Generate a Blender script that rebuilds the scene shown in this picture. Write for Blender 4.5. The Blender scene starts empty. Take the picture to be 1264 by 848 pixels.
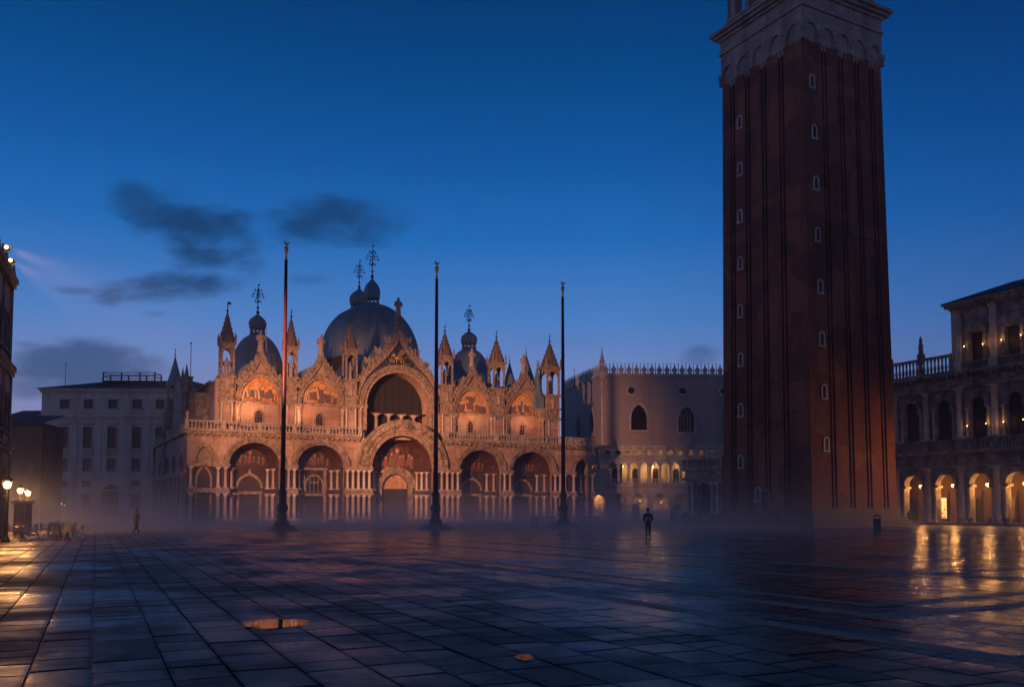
import bpy, bmesh, math, random
from mathutils import Matrix, Vector
random.seed(11)
R = math.radians
scene = bpy.context.scene
COL = scene.collection

# ------------------------------------------------------------------ camera geometry (metres, camera at 1.7 m, looking +Y)
F = 1100.0; TH = R(3.46); HY = 630.0; CAMZ = 1.7
SH = (HY - 424) - F * math.tan(TH)
_c, _s = math.cos(TH), math.sin(TH)
PA = R(28.5)                                   # the square's main direction
EX, EY = math.cos(PA), math.sin(PA)

def ray(px, py):
    x = (px - 632) / F; y = (424 - py + SH) / F
    return x, _c - y * _s, _s + y * _c
def on_ground(px, py):
    d = ray(px, py); k = -CAMZ / d[2]
    return d[0] * k, d[1] * k
def at_depth(px, py, Y):
    d = ray(px, py); k = Y / d[1]
    return d[0] * k, Y, d[2] * k + CAMZ

# ------------------------------------------------------------------ mesh builder
class MB:
    def __init__(self):
        self.v = []; self.f = []; self.m = []; self.sm = []; self.mi = 0; self.smooth = False; self.X = None
    def add(self, pts):
        i = len(self.v)
        if self.X is not None:
            self.v.extend([tuple(self.X @ Vector(p)) for p in pts])
        else:
            self.v.extend([tuple(p) for p in pts])
        return i
    def face(self, idx):
        self.f.append(tuple(idx)); self.m.append(self.mi); self.sm.append(self.smooth)
    def quad(self, a, b, c, d):
        i = self.add([a, b, c, d]); self.face((i, i+1, i+2, i+3))
    def tri(self, a, b, c):
        i = self.add([a, b, c]); self.face((i, i+1, i+2))
    def box(self, x0, x1, y0, y1, z0, z1):
        i = self.add([(x0,y0,z0),(x1,y0,z0),(x1,y1,z0),(x0,y1,z0),(x0,y0,z1),(x1,y0,z1),(x1,y1,z1),(x0,y1,z1)])
        for q in ((0,3,2,1),(4,5,6,7),(0,1,5,4),(1,2,6,5),(2,3,7,6),(3,0,4,7)):
            self.face([i+k for k in q])
    def frustum(self, x, y, z0, z1, a0, a1, n=4, rot=None):
        rot = math.pi/4 if rot is None else rot
        self.lathe([(a0, z0), (a1, z1)], n, x, y, rot=rot, cap=True)
    def lathe(self, prof, n=12, x=0, y=0, rot=0.0, cap=True, sx=1.0, sy=1.0):
        rings = []
        for r, z in prof:
            if r < 1e-5:
                rings.append([self.add([(x, y, z)])])
            else:
                i = self.add([(x + sx*r*math.cos(rot+2*math.pi*k/n), y + sy*r*math.sin(rot+2*math.pi*k/n), z) for k in range(n)])
                rings.append(list(range(i, i+n)))
        for a, b in zip(rings[:-1], rings[1:]):
            for k in range(n):
                k2 = (k+1) % n
                if len(a) == 1 and len(b) == 1: continue
                if len(a) == 1: self.face((a[0], b[k2], b[k]))
                elif len(b) == 1: self.face((a[k], a[k2], b[0]))
                else: self.face((a[k], a[k2], b[k2], b[k]))
        if cap:
            if len(rings[0]) > 1: self.face(list(reversed(rings[0])))
            if len(rings[-1]) > 1: self.face(rings[-1])
    def ball(self, x, y, z, r, n=8, m=5, sz=1.0, sx=1.0, sy=1.0):
        self.lathe([(r*math.sin(math.pi*k/m), z - sz*r*math.cos(math.pi*k/m)) for k in range(m+1)], n, x, y, cap=False, sx=sx, sy=sy)
    def tube(self, p, q, r0, r1=None, n=6):
        r1 = r0 if r1 is None else r1
        p = Vector(p); q = Vector(q); d = (q-p)
        if d.length < 1e-6: return
        d.normalize()
        a = d.orthogonal().normalized(); b = d.cross(a)
        i = self.add([p + (a*math.cos(t)+b*math.sin(t))*r0 for t in [2*math.pi*k/n for k in range(n)]])
        j = self.add([q + (a*math.cos(t)+b*math.sin(t))*r1 for t in [2*math.pi*k/n for k in range(n)]])
        for k in range(n):
            k2 = (k+1) % n
            self.face((i+k, i+k2, j+k2, j+k))
        self.face([i+k for k in reversed(range(n))]); self.face([j+k for k in range(n)])
    def path(self, pts, r, n=6):
        for a, b in zip(pts[:-1], pts[1:]): self.tube(a, b, r, r, n)
    def prism(self, poly, y0, y1):
        """polygon in (x, z), extruded along y"""
        n = len(poly)
        i = self.add([(x, y0, z) for x, z in poly]); j = self.add([(x, y1, z) for x, z in poly])
        self.face([i+k for k in range(n)]); self.face([j+k for k in reversed(range(n))])
        for k in range(n):
            k2 = (k+1) % n
            self.face((i+k, j+k, j+k2, i+k2))
    def build(self, name, mats, parent=None, loc=None, rz=0.0):
        me = bpy.data.meshes.new(name)
        me.from_pydata(self.v, [], self.f)
        if not isinstance(mats, (list, tuple)): mats = [mats]
        for m in mats: me.materials.append(m)
        me.polygons.foreach_set('material_index', [min(k, len(mats)-1) for k in self.m])
        me.polygons.foreach_set('use_smooth', self.sm)
        bm = bmesh.new(); bm.from_mesh(me)
        bmesh.ops.remove_doubles(bm, verts=bm.verts, dist=0.0005)
        bmesh.ops.recalc_face_normals(bm, faces=bm.faces)
        bm.to_mesh(me); bm.free(); me.update()
        return link(name, me, parent, loc, rz)

def link(name, me, parent=None, loc=None, rz=0.0):
    o = bpy.data.objects.new(name, me); COL.objects.link(o)
    if parent is not None: o.parent = parent
    if loc is not None: o.location = loc
    if rz: o.rotation_euler = (0, 0, rz)
    return o
def empty(name, loc=(0,0,0), rz=0.0):
    o = bpy.data.objects.new(name, None); COL.objects.link(o)
    o.empty_display_size = 0.3; o.location = loc; o.rotation_euler = (0, 0, rz); return o
def tag(o, label=None, cat=None, group=None, kind=None):
    if label: o['label'] = label
    if cat: o['category'] = cat
    if group: o['group'] = group
    if kind: o['kind'] = kind
    return o
def dup(root, loc, rz, label, group=None):
    r = root.copy(); COL.objects.link(r); r.location = loc; r.rotation_euler = (0, 0, rz); r['label'] = label
    if group: r['group'] = group
    for ch in list(root.children):
        c = ch.copy(); COL.objects.link(c); c.parent = r
        for g in list(ch.children):
            d = g.copy(); COL.objects.link(d); d.parent = c
    return r

# ------------------------------------------------------------------ materials
def nodes_of(m):
    m.use_nodes = True; nt = m.node_tree; nt.nodes.clear()
    out = nt.nodes.new('ShaderNodeOutputMaterial'); b = nt.nodes.new('ShaderNodeBsdfPrincipled')
    nt.links.new(b.outputs[0], out.inputs[0]); return nt, b, out
def N(nt, t, **kw):
    n = nt.nodes.new('ShaderNode'+t)
    for k, v in kw.items(): setattr(n, k, v)
    return n
def mixc(nt, fac, a, b, blend='MIX'):
    n = N(nt, 'Mix', data_type='RGBA', blend_type=blend)
    for s, v in ((n.inputs[0], fac), (n.inputs[6], a), (n.inputs[7], b)):
        if hasattr(v, 'links') or isinstance(v, bpy.types.NodeSocket): nt.links.new(v, s)
        elif isinstance(v, (int, float)): s.default_value = v
        else: s.default_value = (*v, 1)
    return n.outputs[2]
def math_(nt, op, a, b=None, c=None, clamp=False):
    n = N(nt, 'Math', operation=op, use_clamp=clamp)
    for i, v in enumerate((a, b, c)):
        if v is None: continue
        if isinstance(v, bpy.types.NodeSocket): nt.links.new(v, n.inputs[i])
        else: n.inputs[i].default_value = v
    return n.outputs[0]
def ramp(nt, fac, stops, interp='LINEAR'):
    n = N(nt, 'ValToRGB'); cr = n.color_ramp; cr.interpolation = interp
    while len(cr.elements) > 1: cr.elements.remove(cr.elements[-1])
    for i, (p, c) in enumerate(stops):
        e = cr.elements[0] if i == 0 else cr.elements.new(p)
        e.position = p; e.color = (*c, 1) if len(c) == 3 else c
    nt.links.new(fac, n.inputs[0]); return n.outputs[0]
def coords(nt, scale=(1,1,1)):
    tc = N(nt, 'TexCoord'); mp = N(nt, 'Mapping'); mp.inputs['Scale'].default_value = scale
    nt.links.new(tc.outputs['Object'], mp.inputs[0]); return mp.outputs[0]
def noise(nt, vec, scale, detail=4, rough=0.6, out=0):
    n = N(nt, 'TexNoise'); n.inputs['Scale'].default_value = scale; n.inputs['Detail'].default_value = detail
    n.inputs['Roughness'].default_value = rough; nt.links.new(vec, n.inputs['Vector']); return n.outputs[out]
def flat_uv(nt):
    """(x+y, z) so courses run level on walls of either direction"""
    tc = N(nt, 'TexCoord'); sp = N(nt, 'SeparateXYZ'); cb = N(nt, 'CombineXYZ')
    nt.links.new(tc.outputs['Object'], sp.inputs[0])
    nt.links.new(math_(nt, 'ADD', sp.outputs[0], sp.outputs[1]), cb.inputs[0]); nt.links.new(sp.outputs[2], cb.inputs[1])
    return cb.outputs[0]

def stone(name, c1, c2, stain=None, rough=0.75, grain=1.2, bump=0.05, blocks=None, carve=0.0, carve_scale=2.2, mottle=None, spec=0.3):
    m = bpy.data.materials.new(name); nt, b, out = nodes_of(m)
    v = coords(nt)
    f = ramp(nt, noise(nt, v, grain, 6), [(0.3, (0,0,0)), (0.7, (1,1,1))])
    col = mixc(nt, f, c1, c2)
    if mottle:                                       # differently coloured marble slabs
        vo = N(nt, 'TexVoronoi'); vo.inputs['Scale'].default_value = mottle[1]; vo.distance = 'CHEBYCHEV'
        nt.links.new(v, vo.inputs['Vector'])
        sx = N(nt, 'SeparateColor'); nt.links.new(vo.outputs['Color'], sx.inputs[0])
        col = mixc(nt, ramp(nt, sx.outputs[0], [(0.4,(0,0,0)), (0.75,(0.75,0.75,0.75))]), col, mottle[0])
    if stain:
        vs = coords(nt, (1, 1, 0.16))
        s = ramp(nt, noise(nt, vs, 0.55, 5), [(0.48, (0,0,0)), (0.72, (0.8,0.8,0.8))])
        col = mixc(nt, s, col, stain)
    height = noise(nt, v, 9.0, 5)
    if blocks:
        br = N(nt, 'TexBrick'); nt.links.new(flat_uv(nt), br.inputs['Vector'])
        br.inputs['Scale'].default_value = 1.0; br.inputs['Brick Width'].default_value = blocks[0]; br.inputs['Row Height'].default_value = blocks[1]
        br.inputs['Mortar Size'].default_value = blocks[2]; br.inputs['Color1'].default_value = (0.86,0.86,0.86,1); br.inputs['Color2'].default_value = (1.1,1.08,1.05,1)
        br.inputs['Mortar'].default_value = (*blocks[3],1); br.inputs['Bias'].default_value = 0.0
        col = mixc(nt, 1.0, col, br.outputs['Color'], 'MULTIPLY')
        height = math_(nt, 'SUBTRACT', height, math_(nt, 'MULTIPLY', br.outputs['Fac'], 1.5))
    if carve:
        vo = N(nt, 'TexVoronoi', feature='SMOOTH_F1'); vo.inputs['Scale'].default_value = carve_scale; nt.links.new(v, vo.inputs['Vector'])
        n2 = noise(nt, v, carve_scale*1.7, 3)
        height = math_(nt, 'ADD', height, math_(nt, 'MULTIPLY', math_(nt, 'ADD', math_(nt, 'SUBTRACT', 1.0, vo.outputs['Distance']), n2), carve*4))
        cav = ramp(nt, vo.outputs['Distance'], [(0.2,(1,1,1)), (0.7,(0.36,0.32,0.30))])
        col = mixc(nt, 0.8, col, cav, 'MULTIPLY')       # darker in the hollows of the carving
    bp = N(nt, 'Bump'); bp.inputs['Strength'].default_value = 0.7; bp.inputs['Distance'].default_value = bump
    nt.links.new(height, bp.inputs['Height']); nt.links.new(bp.outputs[0], b.inputs['Normal'])
    nt.links.new(col, b.inputs['Base Color']); b.inputs['Roughness'].default_value = rough
    b.inputs['Specular IOR Level'].default_value = spec
    return m
def plain(name, c, rough=0.5, metal=0.0, emit=None, es=0.0, var=0.25, sc=3.0):
    m = bpy.data.materials.new(name); nt, b, out = nodes_of(m)
    f = noise(nt, coords(nt), sc, 4)
    col = mixc(nt, f, tuple(x*(1-var) for x in c), tuple(min(1, x*(1+var)) for x in c))
    nt.links.new(col, b.inputs['Base Color']); b.inputs['Roughness'].default_value = rough; b.inputs['Metallic'].default_value = metal
    if emit:
        b.inputs['Emission Color'].default_value = (*emit, 1); b.inputs['Emission Strength'].default_value = es
    return m
def mosaic(name, ground, figs, scale=1.0):
    """tesserae pictures: upright robed shapes in a few colours on a gold ground"""
    m = bpy.data.materials.new(name); nt, b, out = nodes_of(m)
    v = coords(nt, (scale*1.3, scale, scale*0.62))
    w = noise(nt, coords(nt), 0.9, 3, out=1)
    add = N(nt, 'VectorMath', operation='MULTIPLY_ADD'); nt.links.new(w, add.inputs[0]); add.inputs[1].default_value = (0.9,0.9,0.9); nt.links.new(v, add.inputs[2])
    vo = N(nt, 'TexVoronoi'); vo.inputs['Scale'].default_value = 2.2; nt.links.new(add.outputs[0], vo.inputs['Vector'])
    sp = N(nt, 'SeparateColor'); nt.links.new(vo.outputs['Color'], sp.inputs[0])
    k = len(figs)
    figc = ramp(nt, sp.outputs[0], [(i/k, c) for i, c in enumerate(figs)], 'CONSTANT')
    inside = ramp(nt, vo.outputs['Distance'], [(0.50,(1,1,1)), (0.60,(0,0,0))])
    fold = ramp(nt, noise(nt, coords(nt, (3,3,1.2)), 2.5, 4), [(0.35,(0.45,0.45,0.45)), (0.65,(1.15,1.1,1.0))])
    gr = mixc(nt, noise(nt, coords(nt), 5, 3), tuple(x*0.75 for x in ground), ground)
    col = mixc(nt, math_(nt, 'MULTIPLY', inside, 0.45), gr, mixc(nt, 1.0, figc, fold, 'MULTIPLY'))
    t = N(nt, 'TexVoronoi'); t.inputs['Scale'].default_value = 9; nt.links.new(coords(nt), t.inputs['Vector'])
    st = N(nt, 'SeparateColor'); nt.links.new(t.outputs['Color'], st.inputs[0])
    col = mixc(nt, 1.0, col, ramp(nt, st.outputs[0], [(0,(0.7,0.7,0.7)), (1,(1.2,1.2,1.2))]), 'MULTIPLY')
    nt.links.new(col, b.inputs['Base Color']); b.inputs['Roughness'].default_value = 0.45
    return m
def emitter(name, c, s):
    m = bpy.data.materials.new(name); nt, b, out = nodes_of(m)
    b.inputs['Base Color'].default_value = (*c, 1); b.inputs['Emission Color'].default_value = (*c, 1); b.inputs['Emission Strength'].default_value = s
    return m

M = {}
M['marble']   = stone('warm_marble', (0.50,0.40,0.33), (0.36,0.28,0.23), stain=(0.17,0.13,0.12), blocks=(1.5,0.95,0.012,(0.6,0.57,0.55)), mottle=((0.34,0.20,0.16),0.42))
M['panel']    = stone('pink_marble_panels', (0.55,0.41,0.33), (0.42,0.30,0.25), stain=(0.3,0.2,0.17), blocks=(1.9,2.1,0.014,(0.55,0.5,0.48)), mottle=((0.45,0.26,0.20),0.5))
M['shademarble'] = stone('shaded_streaked_marble', (0.10,0.070,0.060), (0.045,0.036,0.034), stain=(0.025,0.02,0.02), blocks=(1.2,1.6,0.014,(0.6,0.57,0.55)), mottle=((0.08,0.04,0.033),0.5))  # streaked marble, darkened so portal and pier shade sits in its colour
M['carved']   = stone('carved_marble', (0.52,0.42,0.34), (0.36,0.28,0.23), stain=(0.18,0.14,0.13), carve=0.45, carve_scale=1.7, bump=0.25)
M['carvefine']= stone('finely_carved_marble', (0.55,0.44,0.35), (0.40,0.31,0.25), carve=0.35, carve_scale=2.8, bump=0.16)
M['whitestone'] = stone('pale_statue_stone', (0.52,0.45,0.38), (0.33,0.28,0.25), stain=(0.15,0.13,0.12), grain=2.5)
M['colpale']  = stone('pale_column_marble', (0.66,0.57,0.50), (0.50,0.42,0.37), grain=2.0, rough=0.45, bump=0.02)
M['coldark']  = stone('rosy_column_marble', (0.42,0.32,0.28), (0.55,0.44,0.38), grain=2.4, rough=0.4, bump=0.02)
M['mosaic1']  = mosaic('orange_gold_mosaic', (0.80,0.38,0.13), [(0.45,0.12,0.06),(0.22,0.16,0.16),(0.68,0.42,0.2),(0.50,0.2,0.1),(0.15,0.12,0.16)], 1.25)
M['mosaic2']  = mosaic('brown_gold_mosaic', (0.62,0.37,0.20), [(0.28,0.14,0.09),(0.16,0.14,0.17),(0.6,0.45,0.32),(0.36,0.14,0.1)], 1.15)
M['mosaic3']  = mosaic('red_ground_mosaic', (0.085,0.034,0.024), [(0.15,0.07,0.04),(0.05,0.04,0.05),(0.26,0.16,0.11),(0.09,0.035,0.03)], 1.1)  # ground and figures darkened to put the portal shade into the colour
M['starblue'] = mosaic('dark_blue_tympanum', (0.035,0.045,0.075), [(0.03,0.04,0.07),(0.10,0.09,0.09),(0.04,0.05,0.08)], 2.0)
M['gilt']     = plain('gilding', (0.55,0.36,0.13), 0.4, 0.6)
M['fig_red']  = plain('red_tesserae', (0.30,0.07,0.04), 0.5, sc=8, var=0.4)
M['fig_blue'] = plain('slate_blue_tesserae', (0.10,0.11,0.15), 0.5, sc=8, var=0.4)
M['fig_cream']= plain('cream_tesserae', (0.55,0.44,0.32), 0.5, sc=8, var=0.3)
M['fig_brown']= plain('brown_tesserae', (0.20,0.11,0.07), 0.5, sc=8, var=0.4)
M['gilt2']    = plain('gold_tesserae', (0.80,0.48,0.17), 0.4, sc=8)
M['fig_skin'] = plain('flesh_tesserae', (0.50,0.32,0.22), 0.5)
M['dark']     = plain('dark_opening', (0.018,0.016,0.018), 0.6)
M['glass']    = plain('dark_window_glass', (0.02,0.022,0.028), 0.08, sc=1.0)
M['darkglass'] = plain('unlit_window_glass', (0.02,0.021,0.025), 0.3)
M['bronze']   = plain('dark_bronze', (0.045,0.035,0.03), 0.45, 0.6)
M['wood']     = plain('dark_timber', (0.022,0.015,0.012), 0.55)
M['lead']     = None
M['roofdark'] = stone('weathered_roof', (0.055,0.05,0.05), (0.09,0.075,0.07), grain=1.5, bump=0.06, blocks=(0.5,0.35,0.05,(0.5,0.5,0.5)))
M['spirelead']= stone('weathered_spire_stone', (0.34,0.24,0.19), (0.22,0.16,0.135), grain=2.5, stain=(0.07,0.08,0.08), blocks=(0.5,0.5,0.05,(0.6,0.6,0.6)))
M['brick']    = stone('old_red_brick', (0.22,0.070,0.040), (0.12,0.040,0.026), stain=(0.07,0.03,0.022), grain=1.1, mottle=((0.30,0.11,0.06),0.3), rough=0.85, bump=0.04, blocks=(0.8,0.3,0.03,(0.6,0.55,0.52)))
M['istria']   = stone('weathered_white_stone', (0.64,0.60,0.55), (0.46,0.43,0.40), stain=(0.15,0.14,0.135), grain=1.2, blocks=(1.4,0.7,0.012,(0.7,0.7,0.7)))
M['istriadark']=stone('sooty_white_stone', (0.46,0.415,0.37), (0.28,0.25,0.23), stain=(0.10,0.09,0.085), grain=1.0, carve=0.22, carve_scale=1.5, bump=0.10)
M['plinth']   = stone('grey_plinth_stone', (0.22,0.20,0.19), (0.15,0.14,0.135), grain=2, blocks=(1.2,0.35,0.012,(0.6,0.6,0.6)))
M['darkplinth']= stone('dark_worn_plinth_stone', (0.10,0.08,0.07), (0.06,0.05,0.047), grain=1.5, blocks=(1.6,0.35,0.02,(0.5,0.5,0.5)))
M['crownstone']= stone('grey_tower_stone', (0.36,0.335,0.31), (0.23,0.21,0.195), stain=(0.09,0.085,0.08), grain=1.2, blocks=(1.4,0.7,0.012,(0.7,0.7,0.7)))
M['plaster']  = stone('pale_plaster', (0.66,0.61,0.56), (0.55,0.505,0.465), stain=(0.30,0.275,0.26), grain=0.4, bump=0.02)
M['brownwall']= stone('brown_plaster', (0.24,0.16,0.115), (0.16,0.11,0.085), stain=(0.10,0.075,0.06), grain=0.6, bump=0.03)
M['flagred']  = plain('dark_red_painted_pole', (0.05,0.009,0.013), 0.5)
M['flagdark'] = plain('dark_maroon_painted_pole', (0.035,0.012,0.016), 0.5)
M['tabletop'] = plain('pale_table_top', (0.45,0.42,0.38), 0.35)
M['chair']    = plain('pale_wicker', (0.74,0.63,0.50), 0.6, sc=25, var=0.45)
M['chairdark']= plain('dark_wicker', (0.06,0.025,0.02), 0.55, sc=25, var=0.4)
M['steel']    = plain('brushed_steel', (0.35,0.34,0.33), 0.35, 0.8)
M['iron']     = plain('black_iron', (0.02,0.02,0.022), 0.45, 0.3)
M['cloth1']   = plain('black_jacket', (0.014,0.015,0.018), 0.9)
M['cloth2']   = plain('dark_blue_trousers', (0.022,0.025,0.034), 0.9)
M['cloth3']   = plain('grey_coat', (0.16,0.14,0.135), 0.9)
M['cloth4']   = plain('brown_coat', (0.05,0.03,0.025), 0.9)
M['skin']     = plain('skin', (0.42,0.26,0.19), 0.55, var=0.08)
M['hair']     = plain('dark_hair', (0.015,0.011,0.009), 0.6)
M['shoe']     = plain('black_shoes', (0.012,0.012,0.012), 0.4)
M['awning']   = plain('brown_shop_fascia', (0.10,0.035,0.02), 0.6)
M['creampanel'] = plain('cream_shutter', (0.50,0.40,0.26), 0.5, sc=1.2)
WARM = (1.0, 0.50, 0.16); AMBER = (1.0, 0.43, 0.11)
M['lampglass'] = emitter('lit_lamp_glass', (1.0,0.50,0.15), 13.0)
M['bulb']      = emitter('lit_bulb', (1.0,0.48,0.16), 9.0)

def _lead():
    m = bpy.data.materials.new('blue_grey_lead'); nt, b, out = nodes_of(m)
    f = noise(nt, coords(nt, (1,1,0.25)), 0.9, 5)
    col = mixc(nt, ramp(nt, f, [(0.35,(0,0,0)),(0.7,(1,1,1))]), (0.11,0.18,0.215), (0.20,0.28,0.31))
    nt.links.new(col, b.inputs['Base Color']); b.inputs['Roughness'].default_value = 0.6; b.inputs['Metallic'].default_value = 0.15
    bp = N(nt, 'Bump'); bp.inputs['Strength'].default_value = 0.4; bp.inputs['Distance'].default_value = 0.06
    nt.links.new(noise(nt, coords(nt), 2.5, 4), bp.inputs['Height']); nt.links.new(bp.outputs[0], b.inputs['Normal'])
    return m
M['lead'] = _lead()

def _diaper():
    """pink and white lozenge brickwork"""
    m = bpy.data.materials.new('pink_lozenge_brickwork'); nt, b, out = nodes_of(m)
    tc = N(nt, 'TexCoord'); sp = N(nt, 'SeparateXYZ'); nt.links.new(tc.outputs['Object'], sp.inputs[0])
    h = math_(nt, 'ADD', sp.outputs[0], sp.outputs[1])
    a = math_(nt, 'PINGPONG', math_(nt, 'ADD', h, sp.outputs[2]), 0.62); c = math_(nt, 'PINGPONG', math_(nt, 'SUBTRACT', h, sp.outputs[2]), 0.62)
    mn = math_(nt, 'MINIMUM', a, c)
    line = ramp(nt, mn, [(0.10,(1,1,1)), (0.17,(0,0,0))])
    base = mixc(nt, noise(nt, coords(nt), 0.6, 5), (0.39,0.33,0.315), (0.30,0.25,0.24))
    col = mixc(nt, math_(nt, 'MULTIPLY', line, 0.28), base, (0.46,0.40,0.36))
    s = ramp(nt, noise(nt, coords(nt, (1,1,0.2)), 0.4, 5), [(0.5,(0,0,0)), (0.75,(0.6,0.6,0.6))])
    col = mixc(nt, s, col, (0.17,0.135,0.125))
    nt.links.new(col, b.inputs['Base Color']); b.inputs['Roughness'].default_value = 0.8
    return m
M['diaper'] = _diaper()

def _paving():
    m = bpy.data.materials.new('wet_stone_slabs'); nt, b, out = nodes_of(m)
    at = N(nt, 'Attribute', attribute_name='slab'); sp = N(nt, 'SeparateColor'); nt.links.new(at.outputs['Color'], sp.inputs[0])
    v = coords(nt)
    base = mixc(nt, noise(nt, v, 3.0, 6), (0.175,0.118,0.078), (0.32,0.215,0.138))
    base = mixc(nt, sp.outputs[0], mixc(nt, 1.0, base, (0.45,0.45,0.5), 'MULTIPLY'), mixc(nt, 1.0, base, (1.7,1.6,1.55), 'MULTIPLY'))
    stain = ramp(nt, noise(nt, v, 0.55, 5), [(0.45,(0,0,0)), (0.62,(0.8,0.8,0.8))])
    base = mixc(nt, stain, base, mixc(nt, 1.0, base, (0.45,0.42,0.42), 'MULTIPLY'))
    rim = math_(nt, 'MULTIPLY', sp.outputs[2], math_(nt, 'ADD', 0.25, noise(nt, v, 4.0, 5)))
    base = mixc(nt, ramp(nt, rim, [(0.2,(0,0,0)), (0.7,(0.95,0.95,0.95))]), base, (0.010,0.0095,0.0095))
    base = mixc(nt, ramp(nt, noise(nt, v, 1.1, 6), [(0.50,(0,0,0)), (0.60,(0.7,0.7,0.7))]), base, mixc(nt, 1.0, base, (0.42,0.42,0.44), 'MULTIPLY'))
    chip = ramp(nt, noise(nt, v, 22, 3), [(0.68,(0,0,0)), (0.74,(0.6,0.6,0.6))])
    base = mixc(nt, math_(nt, 'MULTIPLY', chip, 0.4), base, (0.14,0.13,0.125))
    nt.links.new(base, b.inputs['Base Color'])
    wet = noise(nt, v, 0.28, 4)
    r1 = ramp(nt, wet, [(0.38,(0.22,)*3), (0.60,(0.56,)*3)])
    r2 = math_(nt, 'ADD', r1, math_(nt, 'MULTIPLY', noise(nt, v, 7.0, 6), 0.26))
    r3 = math_(nt, 'ADD', r2, math_(nt, 'MULTIPLY', sp.outputs[1], 0.12))
    tc = N(nt, 'TexCoord'); sw = N(nt, 'SeparateXYZ'); nt.links.new(tc.outputs['Object'], sw.inputs[0])
    # the south side of the square is wetter (still draining), so the stone there is smoother
    mr = N(nt, 'MapRange'); nt.links.new(sw.outputs[0], mr.inputs[0]); mr.inputs[1].default_value = 4; mr.inputs[2].default_value = 15; mr.inputs[3].default_value = 0.10; mr.inputs[4].default_value = 0.49
    nt.links.new(math_(nt, 'MAXIMUM', math_(nt, 'SUBTRACT', r3, mr.outputs[0]), 0.075), b.inputs['Roughness'])
    b.inputs['Specular IOR Level'].default_value = 0.4
    bp = N(nt, 'Bump'); bp.inputs['Strength'].default_value = 0.8; bp.inputs['Distance'].default_value = 0.018
    h = math_(nt, 'ADD', noise(nt, v, 2.2, 5), math_(nt, 'ADD', math_(nt, 'MULTIPLY', noise(nt, v, 16, 6), 0.4), math_(nt, 'MULTIPLY', noise(nt, v, 70, 3), 0.16)))
    nt.links.new(h, bp.inputs['Height']); nt.links.new(bp.outputs[0], b.inputs['Normal'])
    return m
M['paving'] = _paving()
def _farpaving():
    m = bpy.data.materials.new('distant_stone_slabs'); nt, b, out = nodes_of(m)
    v = coords(nt)
    br = N(nt, 'TexBrick'); nt.links.new(v, br.inputs['Vector']); br.inputs['Scale'].default_value = 1
    br.inputs['Brick Width'].default_value = 1.05; br.inputs['Row Height'].default_value = 0.7; br.inputs['Mortar Size'].default_value = 0.02
    br.inputs['Color1'].default_value = (0.08,0.055,0.038,1); br.inputs['Color2'].default_value = (0.13,0.09,0.062,1); br.inputs['Mortar'].default_value = (0.02,0.02,0.02,1)
    nt.links.new(br.outputs['Color'], b.inputs['Base Color'])
    nt.links.new(ramp(nt, noise(nt, v, 0.3, 4), [(0.35,(0.25,)*3), (0.65,(0.5,)*3)]), b.inputs['Roughness'])
    b.inputs['Specular IOR Level'].default_value = 0.42
    return m
M['farpaving'] = _farpaving()
M['joint'] = plain('dark_mortar_joint', (0.008,0.008,0.009), 0.95); M['joint'].node_tree.nodes['Principled BSDF'].inputs['Specular IOR Level'].default_value = 0.05
M['strip'] = None
def _strip():
    m = bpy.data.materials.new('pale_stone_bands'); nt, b, out = nodes_of(m)
    v = coords(nt)
    nt.links.new(mixc(nt, noise(nt, v, 1.5, 5), (0.34,0.235,0.175), (0.48,0.34,0.26)), b.inputs['Base Color'])
    nt.links.new(ramp(nt, noise(nt, v, 1.2, 4), [(0.35,(0.5,)*3), (0.65,(0.75,)*3)]), b.inputs['Roughness']); b.inputs['Specular IOR Level'].default_value = 0.3
    bp = N(nt, 'Bump'); bp.inputs['Strength'].default_value = 0.5; bp.inputs['Distance'].default_value = 0.008
    nt.links.new(noise(nt, v, 9, 5), bp.inputs['Height']); nt.links.new(bp.outputs[0], b.inputs['Normal'])
    return m
M['strip'] = _strip()
def _water():
    m = bpy.data.materials.new('still_rain_water'); nt, b, out = nodes_of(m)
    b.inputs['Base Color'].default_value = (0.012,0.012,0.013,1); b.inputs['Roughness'].default_value = 0.03; b.inputs['IOR'].default_value = 1.6
    b.inputs['Specular IOR Level'].default_value = 1.0
    bp = N(nt, 'Bump'); bp.inputs['Strength'].default_value = 0.08; bp.inputs['Distance'].default_value = 0.004
    nt.links.new(noise(nt, coords(nt), 5, 2), bp.inputs['Height']); nt.links.new(bp.outputs[0], b.inputs['Normal'])
    at = N(nt, 'Attribute', attribute_name='rim')
    f = math_(nt, 'ADD', at.outputs['Fac'], math_(nt, 'MULTIPLY', math_(nt, 'SUBTRACT', noise(nt, coords(nt), 6, 4), 0.5), 0.7))
    nt.links.new(ramp(nt, f, [(0.72,(1,1,1)), (0.98,(0,0,0))]), b.inputs['Alpha'])
    return m
M['water'] = _water()

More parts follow.
